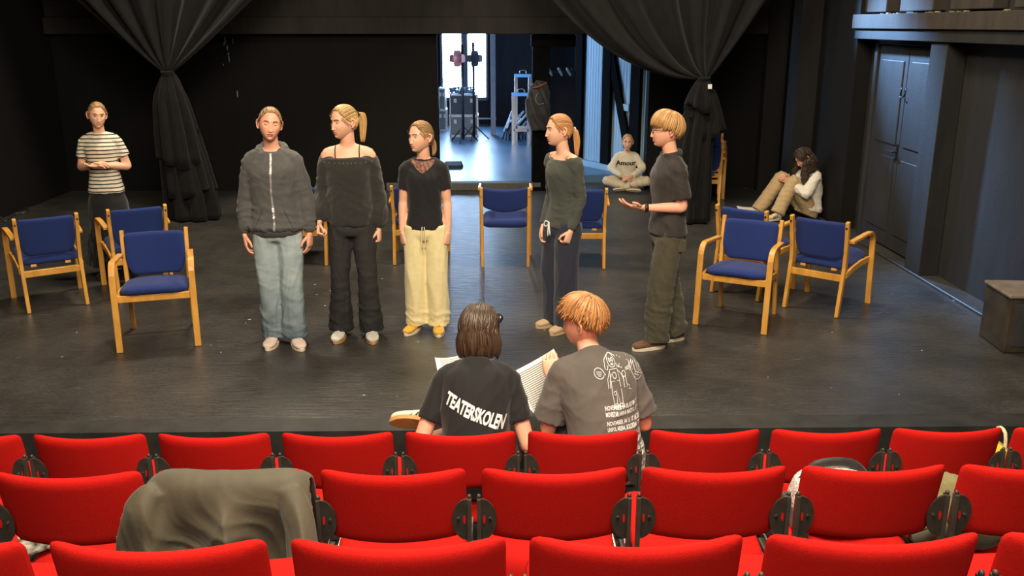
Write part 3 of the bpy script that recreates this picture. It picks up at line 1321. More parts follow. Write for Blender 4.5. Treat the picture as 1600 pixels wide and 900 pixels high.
        for g in (-1, 1):
            sh, el, wr = self.arm[g]
            pcs.append(tube([self.neck0 + up * .022 * s, self.neck0.lerp(sh, .42) + up * .001 * s, sh, sh.lerp(el, .14)], [.026 * s, (.040 if bare else .030) * s, (.050 if bare else .034) * s, (.048 if bare else .036) * s], n=14, k=3))
            pcs.append(self.arm_tube(g, [(0, .050 if bare else .034), (.3, .047 if bare else .040), (.6, .043), (1, .037), (1.25, .039), (1.6, .031), (2, .0235)]))
            hp, kn, an = self.leg[g]
            pcs.append(self.leg_tube(g, [(0, .066), (.5, .068), (1, .052), (1.3, .054), (1.7, .040), (2, .034)]))
        V, N, F = remesh(pcs, voxel, 5)
        mb = MB()
        mb.add(V, F, 0)
        P, F, MI = head_mesh(self.slim, nose, mouth_open)
        o = len(mb.v)
        mb.v.extend([tuple(self.hm @ Vector(p)) for p in P])
        mb.f.extend([tuple(i + o for i in f) for f in F])
        mb.m.extend(MI)
        for vs, fs in ear_pieces(self.slim):
            mb.add([self.hm @ Vector(p) for p in vs], fs, 0)
        mb.add(self.raw.v, self.raw.f, 0)
        self.body_obj = mb.build('body', [self.skin, LIP, MOUTH], self.root, True)
        return self.body_obj

    def face(self, lid=.45, look=(0, 0), brow=BROW):
        """eyes with lids and brows"""
        for sx in (-1, 1):
            c = Vector((sx * .0300 * self.slim, -.0750, .009))
            r = .0112
            mb = MB()
            f = Vector((look[0] + sx * .06, -1, look[1])).normalized()
            q = f.to_track_quat('Z', 'Y').to_matrix()
            rings = []
            angs = [4, 18, 36, 37, 50, 65, 90, 120, 150, 176]
            for a in angs:
                rings.append((c + q @ Vector((0, 0, r * math.cos(R(a)))), q @ Vector((r * math.sin(R(a)), 0, 0)), q @ Vector((0, r * math.sin(R(a)), 0))))
            vs, fs = loft([(self.hm @ x, self.hm.to_3x3() @ A, self.hm.to_3x3() @ B) for x, A, B in rings], n=14)
            mb.add(vs, fs, 0)
            for fi in range(len(fs)):
                ring = fi // 14
                mb.m[fi] = 1 if ring < 2 else 0
            mb.m[len(fs) - 2] = 1
            eye = mb.build('eye', [EYEW, IRIS], self.root, True)
            # lid: shell over the upper part of the ball
            lb = MB()
            vs, fs = [], []
            n1, n2 = 14, 7
            e0 = R(95)
            e1 = R(90 - 120 * lid + 12)
            for j in range(n2 + 1):
                el = e0 + (e1 - e0) * j / n2
                for i in range(n1 + 1):
                    az = R(-95 + 190 * i / n1)
                    p = Vector((math.sin(az) * math.cos(el), -math.cos(az) * math.cos(el), math.sin(el))) * (r * 1.10)
                    vs.append(self.hm @ (c + p))
            for j in range(n2):
                for i in range(n1):
                    a = j * (n1 + 1) + i
                    fs.append((a, a + 1, a + n1 + 2, a + n1 + 1))
            lb.add(vs, fs, 0)
            # lash line
            ln = [self.hm @ (c + Vector((math.sin(R(az)) * math.cos(e1), -math.cos(R(az)) * math.cos(e1), math.sin(e1))) * (r * 1.12)) for az in range(-70, 71, 20)]
            lb.add(*tube(ln, .0011, n=5, k=2), 1)
            lb.build('eyelid', [self.skin, BROWD], eye, True)
            bb = MB()
            pts = []
            for t in range(6):
                x = sx * (.014 + .034 * t / 5)
                z = .0275 + .0055 * math.sin(math.pi * (t / 5) * .8 + .2)
                p = skull(np.array([[x / .0735, -.9, z / .114]]), self.slim)[0]
                yy = -math.sqrt(max(1e-6, 1 - min(.95, (x / .080) ** 2))) * .0945
                pts.append(self.hm @ Vector((x, yy - .0015, z)))
            bb.add(*tube(pts, [(.0016, .0030), (.0018, .0042), (.0018, .0042), (.0018, .0036), (.0016, .0028), (.001, .0012)], n=6, k=2, side=self.hm.to_3x3() @ Vector((0, -1, 0))))
            bb.build('eyebrow', brow, self.root, True)

    def garment(self, name, pieces, m_, voxel=.010, smooth=5, fold=None, parent=None, thick_fn=None):
        """fold = list of (seed, dirs, freq, amp, maskfn)"""
        V, N, F = remesh(pieces, voxel, smooth)
        for (seed, dirs, freq, amp, mask) in (fold or []):
            d = folds(V, seed, dirs, freq) * amp
            if mask is not None:
                d = d * mask(V)
            V = V + N * d[:, None]
        mb = MB()
        mb.add(V, F)
        o = mb.build(name, m_, parent or self.root, True)
        return o

    def shoe(self, sgn, ankle=None, yaw=0.0, upper=None, sole=None, L=.255, toe_up=0.0, roll=0.0, laces=None, mtx=None, stripe=None, low=False, hgt=1.0):
        """a shoe standing on the floor under the ankle; returns the upper"""
        an = Vector(ankle) if ankle is not None else self.leg[sgn][2]
        k = L * self.s / .255
        M = Matrix.Translation((an.x, an.y, an.z - .075 * self.s)) @ Matrix.Rotation(R(yaw), 4, 'Z') if mtx is None else mtx
        # rings along the foot: y back(+) to toe(-)
        sec = [(.066, .020, .055), (.060, .030, .070), (.035, .036, .082), (.0, .037, .078), (-.035, .038, .066), (-.075, .043, .052), (-.115, .047, .044), (-.150, .044, .038), (-.178, .032, .030), (-.188, .014, .022)]
        if low:
            sec = [(y, w_, min(h, .05)) for y, w_, h in sec]
        rings = []
        for y, wd, h in crom(sec, 2):
            h = h * hgt
            bend = sgn * -.004 * math.sin(max(0, -y) / .19 * 2.5)
            cz = .018 + h / 2
            rings.append((M @ (Vector((bend, y, cz)) * k), M.to_3x3() @ Vector((wd * k, 0, 0)), M.to_3x3() @ Vector((0, 0, h / 2 * k))))
        mb = MB()
        mb.add(*loft(rings, n=18, e=.8))
        up = mb.build('shoe', upper, self.root, True)
        so = MB()
        out = []
        for i in range(28):
            a = 2 * math.pi * i / 28
            ca, sa = math.cos(a), math.sin(a)
            y = -.060 + .134 * sa
            wd = np.interp(y, [-.19, -.15, -.10, -.03, .03, .07], [.034, .047, .049, .041, .039, .033])
            out.append((wd * math.copysign(abs(ca) ** .7, ca) + sgn * -.004 * math.sin(max(0, -y) / .19 * 2.5), y))
        vs = [M @ (Vector((x, y, 0)) * k) for x, y in out] + [M @ (Vector((x * 1.02, y, .026)) * k) for x, y in out]
        fs = [tuple(range(27, -1, -1)), tuple(range(28, 56))] + [(i, (i + 1) % 28, (i + 1) % 28 + 28, i + 28) for i in range(28)]
        so.add(vs, fs)
        so.build('sole', sole, up, bevel=.003)
        if laces:
            lb = MB()
            for j in range(4):
                y = -.030 - .022 * j
                z = .018 + np.interp(y, [-.115, -.075, -.035], [.046, .055, .069]) * hgt
                lb.add(*tube([M @ (Vector((-.022, y, z - .010)) * k), M @ (Vector((0, y, z + .003)) * k), M @ (Vector((.022, y, z - .010)) * k)], .0035 * k, n=6, k=3))
            lb.build('laces', laces, up, True)
        if stripe:
            for sx in (-1, 1):
                sb = MB()
                for j in range(3):
                    y = -.02 - .028 * j
                    z0, z1 = .026, .018 + np.interp(y, [-.115, -.075, -.035, 0], [.040, .046, .058, .066])
                    wd = np.interp(y, [-.115, -.075, -.035, 0.], [.047, .043, .038, .037])
                    vs = [M @ (Vector((sx * (wd + .0015) * f, yy, zz)) * k) for yy, zz, f in ((y, z0, 1.0), (y - .013, z0, 1.0), (y - .005, (z0 + z1) / 2, 1.02), (y + .008, (z0 + z1) / 2, 1.02), (y + .003, z1, .80), (y + .015, z1, .80))]
                    sb.add(vs, [(0, 1, 2, 3), (3, 2, 4, 5)])
                sb.build('stripes', stripe, up)
        return up


def decal(obj, verts2d, faces, M, name, m_, parent, off=.003, flip=False):
    """drape flat print onto a garment: verts2d in the plane of M (x right, y up, looking along -z of M)"""
    me = obj.data
    V = [v.co.copy() for v in me.vertices]
    bvh = BVHTree.FromPolygons(V, [tuple(p.vertices) for p in me.polygons])
    dirn = -(M.to_3x3() @ Vector((0, 0, 1))).normalized()
    out = []
    for x, y in verts2d:
        o = M @ Vector((x, y, .5))
        hit = bvh.ray_cast(o, dirn)
        if hit[0] is None:
            nr = bvh.find_nearest(M @ Vector((x, y, 0)))
            out.append(nr[0] - dirn * off)
        else:
            out.append(hit[0] - dirn * off)
    mb = MB()
    mb.add(out, faces)
    return mb.build(name, m_, parent)


def text_mesh(body, size, shear=0.0, bold=.0, cut=.02, squeeze=1.0, spacing=1.0):
    cu = bpy.data.curves.new('txt', 'FONT')
    cu.body = body
    cu.size = size
    cu.shear = shear
    cu.offset = bold
    cu.align_x = 'LEFT'
    cu.space_character = spacing
    cu.resolution_u = 3
    cu.fill_mode = 'FRONT'
    o = bpy.data.objects.new('txt', cu)
    COL.objects.link(o)
    dg = bpy.context.evaluated_depsgraph_get()
    me = bpy.data.meshes.new_from_object(o.evaluated_get(dg))
    bm = bmesh.new()
    bm.from_mesh(me)
    for _ in range(3):
        es = [e for e in bm.edges if e.calc_length() > cut]
        if not es:
            break
        bmesh.ops.subdivide_edges(bm, edges=es, cuts=1)
        bmesh.ops.triangulate(bm, faces=bm.faces[:])
    bm.verts.index_update()
    vs = [(v.co.x * squeeze, v.co.y) for v in bm.verts]
    fs = [tuple(v.index for v in f.verts) for f in bm.faces]
    bm.free()
    bpy.data.objects.remove(o)
    bpy.data.meshes.remove(me)
    return vs, fs


def line_mesh(polys, wdt):
    """flat ribbons along 2-D polylines"""
    vs, fs = [], []
    for P in polys:
        P = [Vector(p) for p in P]
        o = len(vs)
        for i, p in enumerate(P):
            d = (P[min(i + 1, len(P) - 1)] - P[max(i - 1, 0)])
            d = d.normalized() if d.length > 0 else Vector((1, 0))
            nn = Vector((-d.y, d.x)) * wdt / 2
            vs += [tuple(p + nn), tuple(p - nn)]
        for i in range(len(P) - 1):
            a = o + 2 * i
            fs.append((a, a + 1, a + 3, a + 2))
    return vs, fs
# ================================================================== people: clothes, hair styles
def cloth(name, col, rough=.85, var=.12, scale=60, bump=.35, bscale=420, sheen=.15, **k):
    return mat(name, col, rough, var, scale, bump, bscale, sheen=sheen, **k)


def striped_cloth(name, base, dark, period=.026, duty=.36):
    m, nt, p = _nodes(name)
    N, L = nt.nodes, nt.links
    tc = N.new('ShaderNodeTexCoord')
    sx = N.new('ShaderNodeSeparateXYZ')
    L.new(tc.outputs['Object'], sx.inputs[0])
    nz = N.new('ShaderNodeTexNoise')
    nz.inputs['Scale'].default_value = 7
    L.new(tc.outputs['Object'], nz.inputs['Vector'])
    ma = N.new('ShaderNodeMath')
    ma.operation = 'MULTIPLY_ADD'
    ma.inputs[1].default_value = .014
    L.new(nz.outputs['Fac'], ma.inputs[0])
    L.new(sx.outputs['Z'], ma.inputs[2])
    dv = N.new('ShaderNodeMath')
    dv.operation = 'DIVIDE'
    dv.inputs[1].default_value = period
    L.new(ma.outputs[0], dv.inputs[0])
    fr = N.new('ShaderNodeMath')
    fr.operation = 'FRACT'
    L.new(dv.outputs[0], fr.inputs[0])
    ls = N.new('ShaderNodeMath')
    ls.operation = 'LESS_THAN'
    ls.inputs[1].default_value = duty
    L.new(fr.outputs[0], ls.inputs[0])
    mx = N.new('ShaderNodeMix')
    mx.data_type = 'RGBA'
    mx.inputs['A'].default_value = (*base, 1)
    mx.inputs['B'].default_value = (*dark, 1)
    L.new(ls.outputs[0], mx.inputs['Factor'])
    L.new(mx.outputs['Result'], p.inputs['Base Color'])
    p.inputs['Roughness'].default_value = .85
    return m


def denim(name, light, dark, z_fade=(.2, .5)):
    m, nt, p = _nodes(name)
    N, L = nt.nodes, nt.links
    tc = N.new('ShaderNodeTexCoord')
    sx = N.new('ShaderNodeSeparateXYZ')
    L.new(tc.outputs['Object'], sx.inputs[0])
    nz = N.new('ShaderNodeTexNoise')
    nz.inputs['Scale'].default_value = 9
    nz.inputs['Detail'].default_value = 6
    L.new(tc.outputs['Object'], nz.inputs['Vector'])
    mr = N.new('ShaderNodeMapRange')
    mr.inputs[1].default_value, mr.inputs[2].default_value = z_fade
    mr.inputs[3].default_value, mr.inputs[4].default_value = .75, .12
    L.new(sx.outputs['Z'], mr.inputs[0])
    ad = N.new('ShaderNodeMath')
    ad.operation = 'MULTIPLY_ADD'
    ad.inputs[1].default_value = .9
    L.new(nz.outputs['Fac'], ad.inputs[0])
    sb = N.new('ShaderNodeMath')
    sb.operation = 'SUBTRACT'
    sb.inputs[1].default_value = .40
    L.new(mr.outputs[0], sb.inputs[0])
    L.new(sb.outputs[0], ad.inputs[2])
    mx = N.new('ShaderNodeMix')
    mx.data_type = 'RGBA'
    mx.inputs['A'].default_value = (*light, 1)
    mx.inputs['B'].default_value = (*dark, 1)
    L.new(ad.outputs[0], mx.inputs['Factor'])
    L.new(mx.outputs['Result'], p.inputs['Base Color'])
    p.inputs['Roughness'].default_value = .85
    n2 = N.new('ShaderNodeTexNoise')
    n2.inputs['Scale'].default_value = 500
    L.new(tc.outputs['Object'], n2.inputs['Vector'])
    bp = N.new('ShaderNodeBump')
    bp.inputs['Strength'].default_value = .3
    bp.inputs['Distance'].default_value = .003
    L.new(n2.outputs['Fac'], bp.inputs['Height'])
    L.new(bp.outputs[0], p.inputs['Normal'])
    return m


def sleeve(p, g, r, t1, t0=-.02):
    sh, el, wr = p.arm[g]
    b, up, fw, sd = p.spine(.47)
    yoke = tube([p.neck0 + sd * g * .035 * p.s - up * .014 * p.s, p.neck0.lerp(sh, .5) - up * .010 * p.s, sh - up * .014 * p.s, sh.lerp(el, .22)],
                [.046 * p.s, .058 * p.s, (r[0][1] * .97) * p.s, np.interp(.22, [a for a, _ in r], [c for _, c in r]) * p.s], n=14, k=3)
    return [yoke, p.arm_tube(g, r, 0.12, t1)]


def torso_secs(hem, ease=1.0, blouse=0.0, shoulder=True, top=.53, hipw=1.0):
    S = [(hem, .172 * ease * hipw, .122 * ease, 0)]
    base = [(.0, .165, .116, 0), (.13, .142, .104, 0), (.27, .148, .110, .006), (.36, .158, .114, .012), (.42, .154, .098, .0), (.455, .128, .084, 0), (.490, .086, .074, 0), (.512, .066, .064, 0)]
    for h, a, c, f in base:
        if h > hem + .03 and h < top:
            S.append((h, a * ease, c * ease, f))
    if blouse:
        S.insert(1, (hem + .035, (.172 + blouse) * ease, (.125 + blouse) * ease, 0))
    return S


def trousers(p, name, m_, r, hem_ext=.03, waist=.12, fold=None, pelvis=1.0, voxel=.010, smooth=5, floor_clear=.02):
    pcs = [p.torso([(-.13, .135 * pelvis, .098 * pelvis, 0), (-.075, .162 * pelvis, .114 * pelvis, 0), (0, .148 * pelvis, .100 * pelvis, 0), (waist, .112, .080, 0)])]
    for g in (-1, 1):
        pcs.append(p.leg_tube(g, r, 0, 2.0, ext=hem_ext))
    return p.garment(name, pcs, m_, voxel, smooth, fold)


def hairline_dir(az, front=.50, side=.05, nape=-.52, up=.0):
    a = abs(az)
    lim = np.interp(a, [0, .45, .95, 1.25, 1.55, 1.95, 2.5, math.pi], [front, front * .98, front * .62, side + .18, side + .02, -.22, nape, nape])
    return sph(az, math.asin(max(-.99, min(.99, lim + up))))


def ponytail_hair(p, m_, tie_az=math.pi, tie_el=.12, tail=None, tail_r=.022, band=None, front=.74, loose=0, n=420, off=.006, name='hair', down=True):
    h = Hair(p.slim)
    mk = dict(front=front)
    h.cap(off=off, **mk)
    tie = sph(tie_az, tie_el)
    for i in range(n):
        az = -math.pi + 2 * math.pi * (i + random.random()) / n
        a = hairline_dir(az, front=front, up=random.uniform(0, .05) if random.random() < .55 else random.uniform(.05, .7 if abs(az) < 1.6 else .3))
        h.strand(h.over(a, tie, off=off + .0008, m=7, jit=.0012), r=.0050, flat=.35, n=4, k=2)
    dn = p.hrot.inverted() @ Vector((0, 0, -1))
    t0 = Vector(skull(np.array([tie]), p.slim)[0]) + Vector(tie) * (off + .008)
    if tail is not None:
        outd = Vector(tie)
        pts0 = [t0 - outd * .02, t0 + outd * .012]
        base = pts0 + [t0 + outd * a + dn * b for a, b in tail]
        for i in range(80):
            a = random.uniform(0, 2 * math.pi)
            rr = math.sqrt(random.random())
            s1 = dn.cross(outd).normalized()
            s2 = s1.cross(dn).normalized()
            pts = []
            for j, q in enumerate(base):
                t = j / (len(base) - 1)
                sp = tail_r * (.25 + .75 * min(1, t * 2.2)) * (1 - .45 * max(0, t - .6) / .4)
                pts.append(q + (s1 * math.cos(a) + s2 * math.sin(a)) * sp * rr + Vector((random.uniform(-.002, .002), 0, random.uniform(-.006, .006))) * t)
            cut = random.choice([len(pts), len(pts), len(pts) - 1]) if len(pts) > 5 else len(pts)
            h.strand(pts[:cut], r=.0046, flat=.6, n=5, k=3, taper=.5, normal_from=base[0] + outd)
    for i in range(loose):
        g = random.choice((-1, 1))
        a = sph(g * random.uniform(.75, 1.25), random.uniform(.30, .55))
        e = sph(g * random.uniform(1.25, 1.5), random.uniform(-.15, .05))
        h.strand(h.over(a, e, off=.013, m=6, jit=.003) , r=.003, flat=.5, n=4, k=2)
    o = h.build(name, m_, p.root, p.hm)
    if band is not None:
        bm_ = MB()
        c = t0 + Vector(tie) * .010
        s1 = dn.cross(Vector(tie)).normalized()
        s2 = s1.cross(Vector(tie)).normalized()
        ring = [p.hm @ (c + (s1 * math.cos(a) + s2 * math.sin(a)) * .016) for a in np.linspace(0, 2 * math.pi, 13)]
        bm_.add(*tube(ring, .0055, n=8, k=2))
        bm_.build('hair_tie', band, o, True)
    return o


def crop_hair(p, m_, crown=(math.pi, 1.15), ends=None, off=.016, lift=.006, jit=.004, n=520, r=.0052, cap=.013, front=.42, side=.10, nape=-.45, overshoot=None, flick=0.0):
    h = Hair(p.slim)
    h.cap(off=cap, front=front, side=side, nape=nape)
    cr = sph(*crown)
    A = [a for a, _ in ends]
    E = [e for _, e in ends]
    for i in range(n):
        az = -math.pi + 2 * math.pi * (i + random.random()) / n
        e = np.interp(abs(az), A, E)
        lay = random.random()
        t1 = .55 + .47 * lay if random.random() < .5 else random.uniform(.9, 1.03)
        pts = h.over(cr, sph(az, e), off=off - .004 * (1 - lay), m=8, lift=lift, jit=jit, t0=random.uniform(.0, .35), t1=t1)
        if flick:
            d = Vector(sph(az, e))
            pts[-1] = Vector(pts[-1]) + d * random.uniform(0, flick)
            pts[-1] = tuple(pts[-1])
        h.strand(pts, r=r * random.uniform(.7, 1.2), flat=.5, n=5, k=2, taper=.4)
    return h.build('hair', m_, p.root, p.hm)


def hang_hair(p, m_, part_az=0.0, length=.14, n=560, off=.013, r=.0055, face_gap=1.0, wave=0.0, wfreq=60, flare=.012, tuck=.02, el_hang=-.05, front=.46, spread=.0, cap=.010):
    h = Hair(p.slim)
    h.cap(off=cap, front=front)
    dn = p.hrot.inverted() @ Vector((0, 0, -1))
    for i in range(n):
        az = -math.pi + 2 * math.pi * (i + random.random()) / n
        if abs(az) < face_gap:
            az = math.copysign(face_gap + random.uniform(0, .35), az)
        g = 1 if az > 0 else -1
        pe = random.uniform(.75, 1.62)
        root = sph(part_az + g * random.uniform(.02, .12), pe) if random.random() < .8 else sph(math.pi + g * .3, random.uniform(.9, 1.4))
        lay = random.random()
        eh = el_hang + random.uniform(-.12, .12)
        o1 = off + .008 * lay
        pts = [Vector(q) for q in h.over(root, sph(az, eh), off=o1, m=6, jit=.002, lift=.004)]
        d = Vector(sph(az, 0))
        L_ = length * random.uniform(.82, 1.06)
        m = 6 if not wave else 12
        ph = random.uniform(0, 6.28)
        last = pts[-1]
        sdv = dn.cross(d).normalized()
        for j in range(1, m + 1):
            t = j / m
            q = last + dn * (L_ * t) + d * (flare * math.sin(min(1, t * 1.3) * math.pi * .5) - tuck * t ** 3 + spread * t)
            if wave:
                q = q + (sdv * math.sin(ph + wfreq * L_ * t) + d * math.cos(ph + wfreq * L_ * t)) * wave * min(1, t * 2)
            pts.append(q)
        h.strand(pts, r=r * random.uniform(.65, 1.15), flat=.45, n=5, k=2, taper=.45)
    return h.build('hair', m_, p.root, p.hm)


BLOND = hair_mat('hair_blond', srgb(168, 128, 72), srgb(232, 196, 132))
DBLOND = hair_mat('hair_dark_blond', srgb(122, 90, 56), srgb(196, 156, 106))
STRAW = hair_mat('hair_strawberry', srgb(166, 112, 62), srgb(224, 170, 108))
GINGER = hair_mat('hair_ginger', srgb(142, 92, 48), srgb(210, 156, 98))
BROWN = hair_mat('hair_brown', srgb(40, 31, 24), srgb(98, 78, 60))
DARKH = hair_mat('hair_dark', srgb(22, 15, 12), srgb(74, 50, 38))
BAND = mat('hair_band', (.02, .02, .02), .7)
BANDW = mat('hair_band_white', (.6, .58, .55), .7)


def stand_at(u, v, vtop, utop=None):
    loc = G(u, v)
    H = PY(utop or u, vtop, loc.y).z
    return loc, H - .012


Z1 = (0, 0, 1)

# ---------------------------------------------------------------- person in the grey hoodie
loc, H = stand_at(446, 536, 166, 428)
p = Person('girl in grey zip hoodie and faded wide jeans, standing leftmost in the centre row', loc, 3, H, SKIN2, 1.0, head=(14, 2, 7), lean=-1, slim=1.0, head_size=.98)
sx = -(446 - 434) / 219
for g in (-1, 1):
    p.set_arm(g, (.06, .03, -.285), (.085, -.015, -.53))
    p.hand(g, d=(g * -.05, -.08, -1), palm=(-g, .35, 0), curl=(22, 30, 22), thumb=.35)
p.leg_default(-1, (-.082, .02))
p.leg_default(1, (.078, -.02))
p.body(mouth_open=.8)
p.face(lid=.93)
HOOD = cloth('grey_fleece', srgb(84, 84, 82), .9, .10, 90)
RIBH = cloth('grey_rib', srgb(66, 66, 64), .9, .10, 90)
msk = lambda V: .35 + .65 * smoothstep(1.25, .95, V[:, 2])
pcs = [p.torso(torso_secs(-.055, 1.10, .012, top=.50))]
for g in (-1, 1):
    pcs += sleeve(p, g, [(0, .062), (.5, .070), (1, .066), (1.5, .060), (1.8, .052), (1.9, .042)], 1.9)
top = p.garment('hoodie', pcs, HOOD, fold=[(3, [(0, .3, 1), (.4, .2, 1)], 34, .006, msk), (4, [(1, .4, .3)], 22, .004, None)])
rb = [p.torso([(-.095, .158, .112, 0), (-.07, .176, .126, 0), (-.045, .178, .130, 0)])]
p.garment('waistband', rb, RIBH, .009, 3, parent=top)
for g in (-1, 1):
    p.garment('cuff', [p.arm_tube(g, [(0, .04), (1.80, .040), (2, .037)], 1.80, 1.97)], RIBH, .007, 2, parent=top)
# hood collar lying round the neck and on the back
b0, up, fw, sd = p.spine(.50)
hd = []
for (a0, a1, rad, hh, rr) in ((-115, 115, .088, .008, .030), (-125, 125, .098, -.025, .034)):
    pts = []
    for a in range(a0, a1 + 1, 23):
        c_, s_ = math.cos(R(a)), math.sin(R(a))
        pts.append(b0 + sd * (s_ * rad * p.s) - fw * (c_ * (rad + .01) * p.s) + up * (hh + .018 * c_ - .012 * (1 - c_)) * p.s)
    hd.append(tube(pts, [rr * .7] + [rr] * (len(pts) - 2) + [rr * .7], n=12, k=3))
hd.append(tube([b0 - fw * .09 + up * .02, b0 - fw * .135 - up * .06, b0 - fw * .13 - up * .14], [.06, .075, .05], n=14, k=3, flat=.5, side=sd))
p.garment('hood', hd, HOOD, .009, 4, fold=[(9, [(0, 1, 1)], 40, .004, None)], parent=top)
# zip, drawn onto the front
M_ = Matrix.Translation((0, 0, 0)) @ Matrix(((1, 0, 0, 0), (0, 0, -1, 0), (0, 1, 0, 0), (0, 0, 0, 1)))
zt_, zb_ = p.spine(.485)[0].z, p.spine(-.09)[0].z
zx = .004
zv = [(zx + .007 * sgn + .004 * math.sin(t * 9), zb_ + (zt_ - zb_) * t) for t in np.linspace(0, 1, 40) for sgn in (-1, 1)]
zf = [(2 * i, 2 * i + 1, 2 * i + 3, 2 * i + 2) for i in range(39)]
decal(top, zv, zf, M_, 'zip', mat('zip_metal', (.55, .55, .54), .4, .2, 200, metal=.6), top, off=.006)
for sgn in (-1, 1):
    pv = [[(sgn * (.145 - .02 * t), zb_ + .045 + .0 * t) if False else (sgn * (.075 + .065 * (t ** 1.2)), zb_ + .20 - .14 * t) for t in np.linspace(0, 1, 12)]]
    vs, fs = line_mesh(pv, .006)
    decal(top, vs, fs, M_, 'pocket_edge', RIBH, top, off=.004)
JEANS = denim('faded_denim', srgb(172, 188, 188), srgb(58, 80, 100), (.10, .55))
trousers(p, 'jeans', JEANS, [(0, .098), (.4, .094), (1, .082), (1.5, .086), (2, .093)], .02, .12,
         fold=[(11, [(0, 0, 1), (.3, 0, 1)], 30, .006, lambda V: .25 + .75 * smoothstep(.55, .1, V[:, 2])), (12, [(1, .3, .15)], 26, .005, None)])
PINK = cloth('cream_pink_leather', srgb(222, 200, 186), .6, .06, 20, .1)
p.shoe(-1, yaw=-6, upper=PINK, sole=RUB, laces=PINK)
p.shoe(1, yaw=24, upper=PINK, sole=RUB, laces=PINK)
ponytail_hair(p, DBLOND, tie_el=.25, tail=[(.02, .03), (.0, .09), (-.02, .13)], tail_r=.02, band=BAND, loose=10)

# ---------------------------------------------------------------- off-shoulder sweater
loc, H = stand_at(558, 525, 163, 560)
p = Person('girl in black off-shoulder sweater and black flared jeans with a blonde ponytail', loc, 4, H, SKIN, .98, head=(-48, 6, 2), slim=.97, lean=-1)
p.set_arm(-1, (.05, .05, -.27), (.075, -.09, -.46))
p.hand(-1, d=(-.1, -.45, -.9), palm=(1, -.2, -.2), curl=(70, 80, 50), thumb=.9)
p.set_arm(1, (.05, .03, -.29), (.055, -.01, -.53))
p.hand(1, d=(0, -.1, -1), palm=(-1, .2, 0), curl=(65, 75, 50), thumb=.8)
p.leg_default(-1, (-.115, .01))
p.leg_default(1, (.112, -.02))
p.body(nose=1.05, bare=True)
p.face(lid=.5, look=(-.3, -.1))
KNIT = cloth('charcoal_knit', srgb(40, 40, 37), .95, .14, 150, .5, 600, sheen=.25)
pcs = [p.torso([(-.055, .160, .116, 0), (-.03, .176, .130, 0), (.05, .176, .132, .0), (.2, .160, .120, .004), (.33, .164, .122, .012), (.40, .186, .110, .006), (.432, .190, .100, .0)])]
for g in (-1, 1):
    sh, el, wr = p.arm[g]
    pcs.append(tube([p.spine(.38)[0].lerp(sh, .75) - Vector((0, 0, .045)), sh.lerp(el, .20), sh.lerp(el, .5), el, el.lerp(wr, .45), el.lerp(wr, .75), el.lerp(wr, .90), el.lerp(wr, .98)],
                    [.075, .072, .068, .068, .076, .078, .060, .040], n=16, k=3))
top = p.garment('sweater', pcs, KNIT, fold=[(21, [(1, .2, .25), (1, 0, -.2)], 24, .006, lambda V: smoothstep(1.25, 1.05, V[:, 2])), (22, [(0, .4, 1)], 30, .004, None)])
# studs along the neckline
sb = MB()
me = top.data
bv = BVHTree.FromPolygons([v.co.copy() for v in me.vertices], [tuple(q.vertices) for q in me.polygons])
zz = p.spine(.405)[0].z
for i in range(11):
    a = R(-72 + 144 * i / 10)
    o_ = Vector((math.sin(a) * .6, -math.cos(a) * .6, zz - .008 * math.cos(a)))
    hit = bv.ray_cast(o_, Vector((-math.sin(a), math.cos(a), 0)))
    if hit[0]:
        q = hit[0]
        sb.loft([(q + hit[1] * (-.001), Vector((.0062, 0, 0)), Vector((0, 0, .0062))), (q + hit[1] * .003, Vector((.0045, 0, 0)), Vector((0, 0, .0045)))], n=8)
sb.build('studs', mat('stud_metal', (.7, .66, .58), .3, .05, 20, metal=1), top)
for g in (-1, 1):
    st_ = []
    for t in range(7):
        a = R(-70 + 150 * t / 6)
        x = g * .085
        st_.append(Vector((x, -.075 * math.cos(a), p.spine(.475)[0].z + .012 + .055 * math.sin(a) - .03)))
    MB().tube(st_, .0035, n=6, k=3).build('strap', BAND, top, True)
BJ = denim('black_denim', srgb(46, 45, 44), srgb(22, 22, 22), (.1, .6))
trousers(p, 'jeans', BJ, [(0, .094), (.4, .086), (1, .070), (1.4, .080), (2, .096)], .02, .14,
         fold=[(31, [(0, 0, 1), (.3, .2, 1)], 30, .006, lambda V: .2 + .8 * smoothstep(.6, .2, V[:, 2])), (32, [(1, .3, .2)], 24, .004, None)])
WS = cloth('white_grey_suede', srgb(196, 194, 182), .7, .14, 26, .1)
p.shoe(-1, yaw=-10, upper=WS, sole=GUM, laces=WS)
p.shoe(1, yaw=8, upper=WS, sole=GUM, laces=WS)
ponytail_hair(p, BLOND, tie_el=.28, tail=[(.05, .02), (.062, .08), (.055, .16), (.05, .215)], tail_r=.026, band=BAND, loose=6)

# ---------------------------------------------------------------- black tee, pale yellow trousers
loc, H = stand_at(669, 515, 190, 662)
p = Person('girl in black t-shirt with lace collar and pale yellow trousers', loc, -3, H, SKIN, .98, head=(-40, 2, 0), slim=.98)
for g in (-1, 1):
    p.set_arm(g, (.035, .025, -.28), (.045, -.03, -.52))
    p.hand(g, d=(-.12 * g, -.18, -1), palm=(-g * .8, .6, 0), curl=(22, 28, 20), thumb=.5)
p.leg_default(-1, (-.088, .0))
p.leg_default(1, (.088, -.01))
p.body()
p.face(lid=.45, look=(-.2, 0))
BT = cloth('black_jersey', srgb(17, 17, 20), .85, .15, 60, .2)
pcs = [p.torso(torso_secs(-.045, .96))]
for g in (-1, 1):
    pcs += sleeve(p, g, [(0, .056), (.4, .059), (.62, .060)], .62)
top = p.garment('t_shirt', pcs, BT, fold=[(41, [(1, 0, .5), (.6, 0, 1)], 30, .0035, None)])
lc = []
